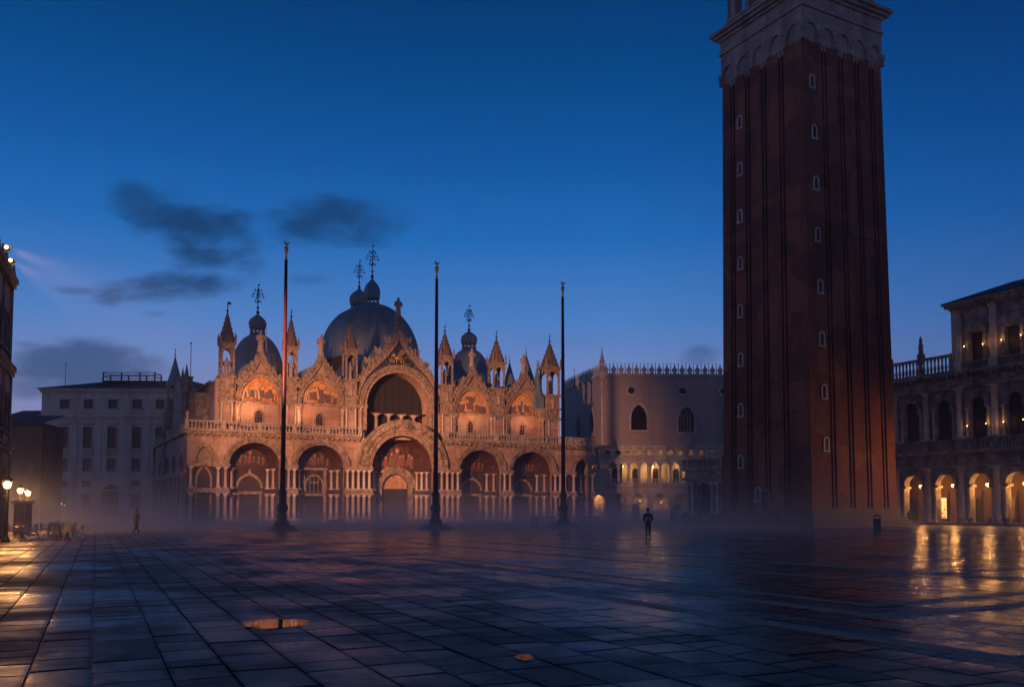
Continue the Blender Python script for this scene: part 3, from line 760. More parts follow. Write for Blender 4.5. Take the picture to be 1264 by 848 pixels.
        if mid:
            ring(mb, c, zs, ai-0.05, bi-0.05, ai+0.45, bi+0.4, VU-0.25, VU+0.05, 36, legs=ZT+0.1); mb.mi = 1
            ring(mb, c, zs, ai+0.44, bi+0.39, ai+1.0, bi+0.95, VU-0.5, VU+0.05, 36); mb.mi = 0
            ring(mb, c, zs, ai+0.98, bi+0.93, ai+1.15, bi+1.1, VU-0.6, VU+0.05, 36)
            for k in range(1, 40):
                t = math.pi*k/40; mb.ball(c-(ai+0.72)*math.cos(t), VU-0.52, zs+(bi+0.68)*math.sin(t), random.uniform(0.14,0.24), 6, 4)
        else:
            ring(mb, c, zs, ai-0.05, bi-0.05, ai+w*0.55, bi+(bo-bi)*0.5, VU-0.2, VU+0.05, legs=ZT+0.1)
            mb.mi = 1; ring(mb, c, zs, ai+w*0.54, bi+(bo-bi)*0.49, ao+0.05, bo-0.02, VU-0.42, VU+0.05)
        mb.mi = 0
        mb.box(c-ao-0.05, c-ai+0.1, VU-0.5, VU+0.03, zs-0.42, zs-0.02); mb.box(c+ai-0.1, c+ao+0.05, VU-0.5, VU+0.03, zs-0.42, zs-0.02)
        P(mb, 'arch_moulding', [M['carvefine'], M['carved']], g)
        # the side columns under the arch
        for sg in (-1, 1):
            mb = MB(); column_mesh(mb, c+sg*(ai+w*0.62), VU-0.22, ZT, zs-0.42, 0.2); P(mb, 'shaft', M['colpale'] if i % 2 else M['coldark'], g)
        if mid:
            # star-strewn tympanum with a gilded winged lion between the arch and the ogee
            mb = MB()
            xs = [c-ao*0.93 + k*ao*1.86/48 for k in range(49)]
            f0 = lambda u: zs + (bi+1.05)*math.sqrt(max(0, 1-((u-c)/(ai+1.1))**2))
            for u0, u1 in zip(xs[:-1], xs[1:]):
                mb.quad((u0,VU-0.12,f0(u0)),(u1,VU-0.12,f0(u1)),(u1,VU-0.12,max(f0(u1),ogee(u1,-0.35))),(u0,VU-0.12,max(f0(u0),ogee(u0,-0.35))))
            P(mb, 'star_tympanum', M['starblue'], g)
            mb = MB()
            rr = random.Random(3)
            for k in range(46):
                u = c + rr.uniform(-3.8, 3.8); z = rr.uniform(f0(u)+0.15, max(f0(u)+0.16, ogee(u, -0.6)))
                mb.ball(u, VU-0.14, z, 0.075, 5, 3)
            P(mb, 'star', M['gilt'], g)
            mb = MB(); zl = zs+bi+1.75; mb.smooth = True
            mb.ball(c, VU-0.3, zl+0.35, 0.42, 10, 6, sx=1.9, sz=0.85); mb.ball(c-0.85, VU-0.38, zl+0.75, 0.36, 8, 6)
            mb.ball(c-1.15, VU-0.42, zl+0.66, 0.18, 6, 4)
            for du in (-0.75, -0.35, 0.35, 0.7): mb.tube((c+du, VU-0.3, zl+0.2), (c+du-0.05, VU-0.32, zl-0.42), 0.12, 0.09)
            mb.path([(c+0.8, VU-0.3, zl+0.4), (c+1.25, VU-0.3, zl+0.55), (c+1.3, VU-0.3, zl+1.0)], 0.06)
            mb.smooth = False
            mb.prism([(c-0.45, zl+0.6), (c+0.2, zl+1.65), (c+1.15, zl+1.5), (c+0.7, zl+1.0), (c+0.35, zl+0.6)], VU-0.45, VU-0.3)
            mb.box(c-1.55, c-1.0, VU-0.45, VU-0.3, zl-0.35, zl+0.25)
            P(mb, 'winged_lion', M['gilt'], g)
            # dark glazed recess, columns and the bronze horses on the terrace
            mb = MB(); half_disc(mb, c, zs, ai+0.05, bi+0.05, VU+2.6, zb=ZT); P(mb, 'great_window', M['dark'], g)
            mb = MB()
            for k in range(-4, 5): mb.box(c+k*1.1-0.035, c+k*1.1+0.035, VU+2.45, VU+2.55, 16.2, zs+bi*math.sqrt(1-(k*1.1/ai)**2))
            for z in (17.5, 18.8, 20.1): 
                hw = ai*math.sqrt(max(0, 1-((z-zs)/bi)**2)) if z > zs else ai
                mb.box(c-hw, c+hw, VU+2.46, VU+2.54, z-0.03, z+0.03)
            P(mb, 'glazing_bars', M['wood'], g)
            mb = MB(); mb.box(c-ai, c+ai, VU+1.1, VU+1.6, 16.0, 16.25); P(mb, 'gallery_beam', M['wood'], g)
            for du in (-2.95, -1.0, 1.0, 2.95):
                mb = MB(); column_mesh(mb, c+du, VU+1.15, ZT, 16.0, 0.27, cap=1.9); P(mb, 'gallery_column', M['whitestone'], g)
        else:
            mb = MB()
            wall_arch(mb, c-ai-0.1, c+ai+0.1, VU+0.55, ZT, zs-0.05, [OP(c, 0.52, 14.9, 0.55, 13.7)], 0.35); P(mb, 'marble_wall', M['panel'], g)
            mb = MB(); mb.box(c-0.6, c+0.6, VU+0.86, VU+0.92, 13.5, 15.6); P(mb, 'window_glass', M['glass'], g)
            mb = MB(); ring(mb, c, 14.9, 0.5, 0.52, 0.72, 0.76, VU+0.42, VU+0.57, 12, legs=13.6); mb.box(c-0.75, c+0.75, VU+0.4, VU+0.57, 13.45, 13.62)
            for z in (14.2, 14.7, 15.1): mb.box(c-0.5, c+0.5, VU+0.8, VU+0.84, z-0.02, z+0.02)
            for du in (-0.18, 0.18): mb.box(c+du-0.02, c+du+0.02, VU+0.79, VU+0.85, 13.6, 15.3)
            P(mb, 'window_frame', M['carvefine'], g)
            mb = MB(); half_disc(mb, c, zs+0.12, ai+0.05, bi-0.05, VU+0.5, zb=zs+0.1); P(mb, 'mosaic_lunette', M['mosaic1'] if i in (0,) else (M['mosaic2'] if i in (1, 3) else M['mosaic1']), g)
            mb = MB(); mb.box(c-ai, c+ai, VU+0.3, VU+0.6, zs-0.12, zs+0.14); P(mb, 'ledge', M['carvefine'], g)
        # ogee coping with its leaf crest
        mb = MB()
        us = sorted({c + s_*ao*(1-(k/30)**1.5)*1.0 for k in range(31) for s_ in (-1, 1)} | {c})
        pts = [(u, ogee(u)) for u in us]
        for (u0, z0), (u1, z1) in zip(pts[:-1], pts[1:]):
            th = 0.32 if not mid else 0.5
            mb.quad((u0,VU-0.5,z0-th),(u1,VU-0.5,z1-th),(u1,VU-0.5,z1+0.1),(u0,VU-0.5,z0+0.1))
            mb.quad((u0,VU-0.5,z0+0.1),(u1,VU-0.5,z1+0.1),(u1,VU+0.95,z1+0.1),(u0,VU+0.95,z0+0.1))
            mb.quad((u0,VU-0.5,z0-th),(u0,VU+0.05,z0-th),(u1,VU+0.05,z1-th),(u1,VU-0.5,z1-th))
        P(mb, 'coping', M['carvefine'], g)
        mb = MB()
        acc = 0; last = pts[0]; step = 0.56 if not mid else 0.66; hh = 1.2 if not mid else 1.25; kk = 0
        for q in pts[1:]:
            d = math.hypot(q[0]-last[0], q[1]-last[1]); acc += d
            while acc > step:
                acc -= step; t = 1 - acc/max(d, 1e-6); u = last[0]+(q[0]-last[0])*t; z = last[1]+(q[1]-last[1])*t
                sg = (1 if u > c else -1)
                fx = abs(u-c)/ao
                if z > zs+bo*0.42 and abs(u-c) > 0.25:
                    kk += 1
                    crocket(mb, u, VU-0.25, z+0.02, hh*random.uniform(0.75, 1.2), sg*0.45*fx+random.uniform(-.12,.12))
            last = q
        P(mb, 'leaf_crest', M['carvefine'], g)
        # figure on the point of the gable
        if mid:
            mb = MB(); mb.box(c-0.55, c+0.55, VU-0.35, VU+0.75, ap-0.5, ap+0.5); mb.box(c-0.38, c+0.38, VU-0.2, VU+0.6, ap+0.5, ap+2.4); mb.box(c-0.6, c+0.6, VU-0.4, VU+0.8, ap+2.4, ap+2.75)
            for z in (ap+0.9, ap+1.7): mb.ball(c, VU-0.22, z, 0.3, 6, 4)
            P(mb, 'pedestal', M['carvefine'], g)
            mb = MB(); statue(mb, c, VU+0.2, ap+2.75, 3.0); P(mb, 'statue', M['whitestone'], g)
            for sg in (-1, 1):
                for x, h in ((1.3, 2.2), (2.8, 2.0), (4.4, 1.9)):
                    mb = MB(); statue(mb, c+sg*x, VU+0.2, ogee(c+sg*x)+0.1, h, wings=True); P(mb, 'angel_statue', M['whitestone'], g)
        else:
            mb = MB(); mb.box(c-0.36, c+0.36, VU-0.25, VU+0.5, ap-0.4, ap+0.5); P(mb, 'pedestal', M['carvefine'], g)
            mb = MB(); statue(mb, c, VU+0.1, ap+0.5, 3.0, staff=(i == 0)); P(mb, 'statue', M['whitestone'], g)
    def figures(g, c, z0, a, b, v, n, seed):
        rr = random.Random(seed); mb = MB()
        cols = [M['fig_red'], M['fig_blue'], M['fig_cream'], M['fig_brown'], M['gilt2'], M['fig_skin']] if seed < 33 else [M['fig_red'], M['fig_blue'], M['fig_brown'], M['fig_brown'], M['fig_brown'], M['fig_skin']]  # portals get a darker palette, with the recess shade in the colours
        for k in range(n):
            t = (k+0.5)/n*2-1; u = c + t*a*0.9 + rr.uniform(-.05,.05); hmax = b*math.sqrt(max(0.02, 1-((u-c)/a)**2))
            h = min(hmax*0.8, b*(0.40+0.14*rr.random()+(0.28 if abs(t) < 0.16 else 0))); w = h*rr.uniform(0.15,0.2)
            if h < 0.5: continue
            zb = z0 + 0.1 + (rr.uniform(0.0, 0.16)*b if abs(t) < 0.75 else 0)
            if zb+h > z0+hmax*0.94: h = z0+hmax*0.94-zb
            le = rr.uniform(-0.12,0.12)*h
            mb.mi = rr.choice((0,1,2,3,0,3)); mb.prism([(u-w,zb),(u+w,zb),(u+w*0.85+le*.5,zb+h*0.5),(u+w*0.7+le,zb+h*0.76),(u-w*0.7+le,zb+h*0.76),(u-w*0.95+le*.5,zb+h*0.45)], v-0.03-0.004*k, v)
            mb.mi = rr.choice((1,2,3)); mb.prism([(u-w*0.2,zb+h*0.08),(u+w*0.5,zb+h*0.12),(u+w*0.3+le,zb+h*0.72),(u-w*0.1+le,zb+h*0.7)], v-0.05-0.004*k, v)
            mb.mi = 4; q = [(u+le+0.15*h*math.cos(x*math.pi/5), zb+h*0.87+0.15*h*math.sin(x*math.pi/5)) for x in range(10)]; mb.prism(q, v-0.035-0.004*k, v)
            mb.mi = 5; q = [(u+le+0.075*h*math.cos(x*math.pi/4), zb+h*0.86+0.095*h*math.sin(x*math.pi/4)) for x in range(8)]; mb.prism(q, v-0.055-0.004*k, v)
        P(mb, 'mosaic_figures', cols, g)
    gs = sorted([o for o in root.children if o.name.split('.')[0] == 'gable'], key=lambda o: o.name)
    for j, i in enumerate((0, 1, 3, 4)):
        c, ao, ai, bi, zs, bo, ap = bays[i]; figures(gs[i], c, zs+0.12, ai-0.1, bi-0.2, VU+0.49, (9, 10, 12, 11)[j], 20+i)
    ps = sorted([o for o in root.children if o.name.split('.')[0] == 'portal'], key=lambda o: o.name)
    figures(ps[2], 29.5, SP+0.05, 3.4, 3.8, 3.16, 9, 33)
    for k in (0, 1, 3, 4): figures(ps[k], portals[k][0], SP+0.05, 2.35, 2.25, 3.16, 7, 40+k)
    # ---- pinnacled tabernacles between the bays
    tabs = [(5.05, 0.95, 19.9, 24.2, 28.7), (13.75, 0.85, 20.3, 24.4, 28.8), (22.35, 0.95, 20.6, 24.8, 28.8), (37.4, 1.05, 20.8, 25.0, 29.0), (46.3, 1.1, 20.8, 24.8, 28.9), (56.1, 1.3, 20.4, 24.8, 29.2)]
    for i, (u, w, z0, z1, z2) in enumerate(tabs):
        v = VU+0.35
        mb = MB()
        mb.box(u-w*0.92, u+w*0.92, v-w*0.8, v+w*0.8, ZT, z0-0.3)
        for z, d in ((z0-0.3, 0.18), (16.3, 0.14), (17.9, 0.12), (12.2, 0.12)): mb.box(u-w-d, u+w+d, v-w*0.9-d, v+w*0.9+d, z, z+0.3)
        mb.mi = 1
        for zz, hh in ((13.0, 2.9), (18.3, 1.2)):
            mb.box(u-w*0.55, u+w*0.55, v-w*0.8-0.05, v, zz, zz+hh)
        t = P(mb, 'pinnacle', [M['carvefine'], M['panel']])
        # niche with figure in the pier
        mb = MB(); statue(mb, u, v-w*0.9, 18.2, 1.7); P(mb, 'niche_statue', M['whitestone'], t)
        mb = MB()
        for su in (-1, 1):
            mb.tube((u+su*w*0.7, v-w*0.95, 12.5), (u+su*w*0.7, v-w*0.95, 16.3), 0.14, 0.12, 8)
        P(mb, 'pier_shaft', M['colpale'], t)
        mb = MB()
        for su in (-1, 1):
            for sv in (-1, 1):
                mb.box(u+su*w*0.82-0.13, u+su*w*0.82+0.13, v+sv*w*0.82-0.13, v+sv*w*0.82+0.13, z0, z1-1.1)
        for X in (Matrix.Translation((u, v, 0)), Matrix.Translation((u, v, 0)) @ Matrix.Rotation(math.pi/2, 4, 'Z')):
            mb.X = X
            for sv in (-1, 1):
                vv = sv*w*0.82
                wall_arch(mb, -w*0.95, w*0.95, vv-0.1, z1-1.6, z1-0.15, [OP(0, w*0.66, z1-1.6, 0.95, z1-1.6, 0.4)], 0.2, back=vv+0.1)
        mb.X = None
        mb.box(u-w*1.12, u+w*1.12, v-w*1.12, v+w*1.12, z1-0.15, z1+0.15)
        P(mb, 'tabernacle', M['carvefine'], t)
        mb = MB(); statue(mb, u, v, z0, 2.5); P(mb, 'statue', M['whitestone'], t)
        mb = MB(); mb.lathe([(w*1.25, z1+0.15), (w*0.62, z1+0.15+(z2-z1)*0.48), (0.06, z2)], 8, u, v, rot=math.pi/8, cap=True)
        for k in range(8):
            a_ = math.pi/8 + k*math.pi/4
            for q in range(1, 6):
                f = q/6.5; r = w*1.25*(1-f)*0.97+0.04; mb.ball(u+r*math.cos(a_), v+r*math.sin(a_), z1+0.15+(z2-z1)*f, 0.09, 5, 3)
        P(mb, 'spire', M['spirelead'], t)
        mb = MB(); mb.tube((u, v, z2-0.3), (u, v, z2+1.1), 0.06, 0.03); mb.ball(u, v, z2+0.15, 0.18, 8, 5); mb.ball(u, v, z2+0.75, 0.12, 6, 4)
        mb.box(u-0.04, u+(0.45 if i == 0 else 0.2), v-0.02, v+0.02, z2+1.0, z2+(1.35 if i == 0 else 1.12))
        P(mb, 'finial', M['bronze'], t)
        for su, sv in ((-1,-1), (1,-1), (1,1), (-1,1)):
            mb = MB(); mb.lathe([(0.16, z1+0.15), (0.14, z1+0.6), (0.2, z1+0.7), (0.0, z1+1.7)], 6, u+su*w, v+sv*w); P(mb, 'corner_spirelet', M['carvefine'], t)
    # small wall pieces that close the front between gable and pier
    mb = MB()
    for u0, u1, z in ((3.6,6.3,19.5),(12.6,14.8,20.0),(21.2,23.5,20.3),(36.0,38.6,20.4),(45.2,47.6,20.4),(54.6,57.3,20.0)):
        mb.box(u0, u1, VU+0.1, VU+0.9, ZT, z)
    P(mb, 'upper_wall', M['panel'])
    # ---- body of the church behind
    mb = MB()
    mb.box(3.9, 57.2, 6.5, 52, 0.0, 19.3); mb.mi = 1
    mb.box(3.4, 57.6, 6.4, 52.4, 19.3, 19.6)
    for c0, hw, zz in ((29.7, 6.0, 26.6), (9.5, 3.0, 22.3), (18.0, 3.1, 22.4), (41.9, 3.2, 22.6), (51.1, 3.3, 22.3)):      # vaults behind the gables
        n = 14; pr = [(c0-hw*math.cos(math.pi*k/n), 19.4+(zz-19.4)*math.sin(math.pi*k/n)) for k in range(n+1)]
        mb.prism(pr, 6.45 if hw > 5 else VU+1.2, 30)
    for u0, u1 in ((3.9,23.4),(36.0,57.2)): mb.box(u0, u1, VU+0.96, 6.45, 18.9, 19.28)
    mb.mi = 0; mb.quad((3.9,VU+0.9,ZT),(3.9,6.5,ZT),(3.9,6.5,19.2),(3.9,VU+0.9,19.2)); mb.quad((57.2,VU+0.9,ZT),(57.2,6.5,ZT),(57.2,6.5,19.2),(57.2,VU+0.9,19.2))
    P(mb, 'nave', [M['marble'], M['lead']])
    # ---- north side
    mb = MB(); mb.X = Matrix.Translation((-0.2, 0, 0)) @ Matrix.Rotation(math.pi/2, 4, 'Z')        # local x runs back along the side, local y outwards (-u)
    mb.X = mb.X @ Matrix.Scale(-1, 4, (0, 1, 0)) @ Matrix.Identity(4)
    sops = [OP(5.0, 2.2, 7.0, 2.3, 0.5), OP(12.0, 2.4, 7.0, 2.4, 0.5), OP(19.0, 2.4, 7.0, 2.4, 0.5), OP(26.0, 2.4, 7.0, 2.4, 0.5)]
    wall_arch(mb, 0, 33, 0.0, 0, ZT, sops, 1.2)
    mb.quad((0,1.2,0),(33,1.2,0),(33,1.2,ZT),(0,1.2,ZT))
    mb.box(0, 33, -0.45, 0.1, ZT-0.3, ZT+0.1); mb.box(0, 33, -0.3, 0.05, 6.6, 6.95)
    mb.box(33, 33.4, -0.3, 8, 0, ZT); mb.quad((0,0,ZT),(33,0,ZT),(33,6,ZT),(0,6,ZT))
    P(mb, 'side_wall', M['marble'])
    for k in range(9):
        mb = MB(); column_mesh(mb, -0.62, 1.2+k*3.55, 0.3, 6.6, 0.24); P(mb, 'side_column', M['coldark'])
    mb = MB(); mb.X = Matrix.Translation((-0.1, 0, 0)) @ Matrix.Rotation(math.pi/2, 4, 'Z'); baluster_row(mb, 0.3, 32, 0.1, ZT+0.1, 13.3, step=0.5, w=0.14, posts=4); P(mb, 'balustrade', M['whitestone'])
    # stepped-back upper wall with its gable, chimneys and a thin flagstaff
    mb = MB(); mb.box(0.8, 4.0, 9, 30, ZT, 18.2); mb.X = Matrix.Translation((0.8, 13, 0)) @ Matrix.Rotation(math.pi/2, 4, 'Z')
    mb.prism([(-4,ZT),(-4,18),(-2.6,19.6),(0,20.6),(2.6,19.6),(4,18),(4,ZT)], -0.4, 0.6); mb.X = None
    for v, h in ((10.5,20.4),(11.4,19.9),(16,21.0),(18,19.8),(24,20.2)): mb.box(1.2, 1.9, v, v+0.7, 17.5, h); mb.box(1.1, 2.0, v-0.1, v+0.8, h, h+0.2)
    for v in (9.4, 13, 16.6): mb.lathe([(0.3,18.2),(0.25,20.2),(0.34,20.4),(0.0,22.3)], 6, 0.9, v)
    P(mb, 'transept_wall', M['istriadark'])
    mb = MB(); mb.tube((0.9, 6, 12), (0.9, 6, 24.5), 0.07, 0.04, 6); mb.ball(0.9, 6, 24.5, 0.14, 6, 4); P(mb, 'thin_flagstaff', M['iron'])
    # tall side turret
    u, v = to_bas(-51.45, 135)
    mb = MB()
    mb.box(u-1.5, u+1.5, v-1.5, v+1.5, 0, 16.4); mb.box(u-1.7, u+1.7, v-1.7, v+1.7, 13.0, 13.3); mb.box(u-1.25, u+1.25, v-1.25, v+1.25, 16.4, 18.6)
    tr = P(mb, 'side_turret', M['istriadark'])
    mb = MB()
    for su in (-1, 1):
        for sv in (-1, 1): mb.box(u+su*0.85-0.14, u+su*0.85+0.14, v+sv*0.85-0.14, v+sv*0.85+0.14, 18.6, 20.6)
    mb.box(u-1.1, u+1.1, v-1.1, v+1.1, 20.6, 20.9); statue(mb, u, v, 18.6, 1.7)
    P(mb, 'tabernacle', M['whitestone'], tr)
    mb = MB(); mb.lathe([(1.25, 20.9), (0.62, 22.9), (0.05, 25.2)], 8, u, v, rot=math.pi/8); mb.tube((u,v,25),(u,v,26.3),0.05,0.03); mb.ball(u,v,25.5,0.15,6,4); mb.ball(u,v,26.2,0.12,6,4); P(mb, 'spire', M['lead'], tr)
    # further spires seen over the right-hand bays
    for px, py0, py1, Y, r in ((629, 477, 447, 150, 1.15), (649.5, 468, 437, 146, 1.25), (663, 490, 452, 143, 1.0)):
        x, y, z1 = at_depth(px, py1, Y); z0 = at_depth(px, py0, Y)[2]
        uu, vv = to_bas(x, y); zb = z0
        mb = MB(); mb.box(uu-r*0.8, uu+r*0.8, vv-r*0.8, vv+r*0.8, 18, zb); mb.lathe([(r*1.1, zb), (r*0.55, zb+(z1-zb)*0.5), (0.05, z1)], 8, uu, vv); mb.tube((uu,vv,z1-.2),(uu,vv,z1+1.2),0.05,0.03); mb.ball(uu,vv,z1+0.2,0.16,6,4); mb.ball(uu,vv,z1+0.8,0.1,6,4)
        P(mb, 'rear_spire', M['lead'])
    # ---- domes
    def dome(px, Y, r, z0, z1, lr, ldrum, lz, crossz, lab, drum0, ribs=24):
        x, y, _ = at_depth(px, 400, Y); u, v = to_bas(x, y)
        mb = MB(); mb.smooth = True
        h = z1-z0
        prof = [(r*math.cos(t), z0+h*math.sin(t)**0.96) for t in [math.pi/2*k/16 for k in range(16)]] + [(0.3, z1)]
        nn = ribs*3; rings = []
        for rr_, z in prof:
            i = mb.add([(u+(rr_*(1+ (0.022 if k % 3 == 0 else 0)))*math.cos(2*math.pi*k/nn), v+(rr_*(1+(0.022 if k % 3 == 0 else 0)))*math.sin(2*math.pi*k/nn), z) for k in range(nn)]); rings.append(i)
        mb.smooth = False
        for a_, b_ in zip(rings[:-1], rings[1:]):
            for k in range(nn): mb.face((a_+k, a_+(k+1) % nn, b_+(k+1) % nn, b_+k))
        d = P(mb, 'dome', M['lead']); d['label'] = lab
        mb = MB(); mb.smooth = True
        mb.lathe([(r*0.99, drum0), (r*0.99, z0-0.5), (r*1.06, z0-0.45), (r*1.06, z0-0.1), (r*1.0, z0+0.05)], 40, u, v); mb.smooth = False
        P(mb, 'drum', M['roofdark'], d)
        mb = MB()
        for k in range(16 if r > 5 else 12):
            a_ = 2*math.pi*k/(16 if r > 5 else 12); cu, cv = u+r*0.995*math.cos(a_), v+r*0.995*math.sin(a_)
            mb.X = Matrix.Translation((cu, cv, 0)) @ Matrix.Rotation(a_+math.pi/2, 4, 'Z')
            half_disc(mb, 0, z0-1.5, 0.4, 0.5, -0.06, 8, zb=z0-3)
            mb.X = None
        P(mb, 'drum_window', M['dark'], d)
        # open lantern with ribbed onion cap
        zc = z1-0.15
        mb = MB()
        mb.lathe([(lr*0.92, zc), (lr*0.9, zc+0.25)], 16, u, v)
        for k in range(10):
            a_ = 2*math.pi*(k+.5)/10; mb.tube((u+lr*0.78*math.cos(a_), v+lr*0.78*math.sin(a_), zc+0.2), (u+lr*0.78*math.cos(a_), v+lr*0.78*math.sin(a_), zc+ldrum), 0.13, 0.13, 6)
        mb.lathe([(lr*0.95, zc+ldrum-0.02), (lr*1.0, zc+ldrum+0.18)], 16, u, v)
        P(mb, 'lantern', M['lead'], d)
        mb = MB(); H_ = lz-(zc+ldrum+0.18); zb = zc+ldrum+0.18; n2 = 32
        prof = [(0.9,0),(1.0,0.14),(1.02,0.28),(0.97,0.42),(0.82,0.58),(0.55,0.74),(0.28,0.87),(0.13,0.96),(0.08,1.0)]
        rings = []
        for f, t in prof:
            i = mb.add([(u+lr*f*(1.05 if k % 4 == 0 else 0.985)*math.cos(2*math.pi*k/n2), v+lr*f*(1.05 if k % 4 == 0 else 0.985)*math.sin(2*math.pi*k/n2), zb+H_*t) for k in range(n2)]); rings.append(i)
        for a_, b_ in zip(rings[:-1], rings[1:]):
            for k in range(n2): mb.face((a_+k, a_+(k+1) % n2, b_+(k+1) % n2, b_+k))
        P(mb, 'onion_cap', M['lead'], d)
        # gilded cross with flowering arms
        mb = MB(); zt = crossz; zs_ = lz-0.1; L_ = zt-zs_
        mb.tube((u,v,zs_), (u,v,zt), 0.09, 0.045, 6)
        mb.lathe([(0.1,zs_),(0.32,zs_+L_*0.07),(0.1,zs_+L_*0.13)], 8, u, v); mb.ball(u, v, zs_+L_*0.22, 0.22, 8, 5)
        for f, wd in ((0.42,0.45),(0.56,0.95),(0.66,0.75),(0.78,0.5)):
            z = zs_+L_*f; wd *= L_/5.2
            for dx, dy in ((1,0),(-1,0),(0,1),(0,-1)):
                mb.tube((u,v,z), (u+dx*wd, v+dy*wd, z+0.12*wd), 0.04, 0.03, 5)
                mb.ball(u+dx*wd, v+dy*wd, z+0.12*wd, 0.13, 6, 4)
                mb.ball(u+dx*wd*0.92, v+dy*wd*0.92, z+0.12*wd+0.22, 0.08, 5, 3); mb.ball(u+dx*wd*0.92, v+dy*wd*0.92, z+0.12*wd-0.22, 0.08, 5, 3)
        mb.box(u-0.04, u+0.3, v-0.02, v+0.02, zt-0.25, zt)
        P(mb, 'cross', M['bronze'], d)
    dome(318, 142, 4.05, 23.3, 30.1, 1.35, 1.0, 33.3, 38.2, 'small blue lead dome at the left end', 17, 20)
    dome(459, 150, 7.95, 26.7, 36.8, 1.38, 1.05, 41.2, 47.0, 'largest ribbed dome in the middle', 18, 28)
    dome(443, 172, 7.2, 31.0, 41.0, 1.85, 0.9, 45.0, 50.6, 'dome mostly hidden behind the largest one', 18, 28)
    dome(579, 162, 4.0, 24.8, 31.4, 1.5, 1.0, 34.6, 39.4, 'small blue lead dome at the right end', 17, 20)
    return root
build_basilica()

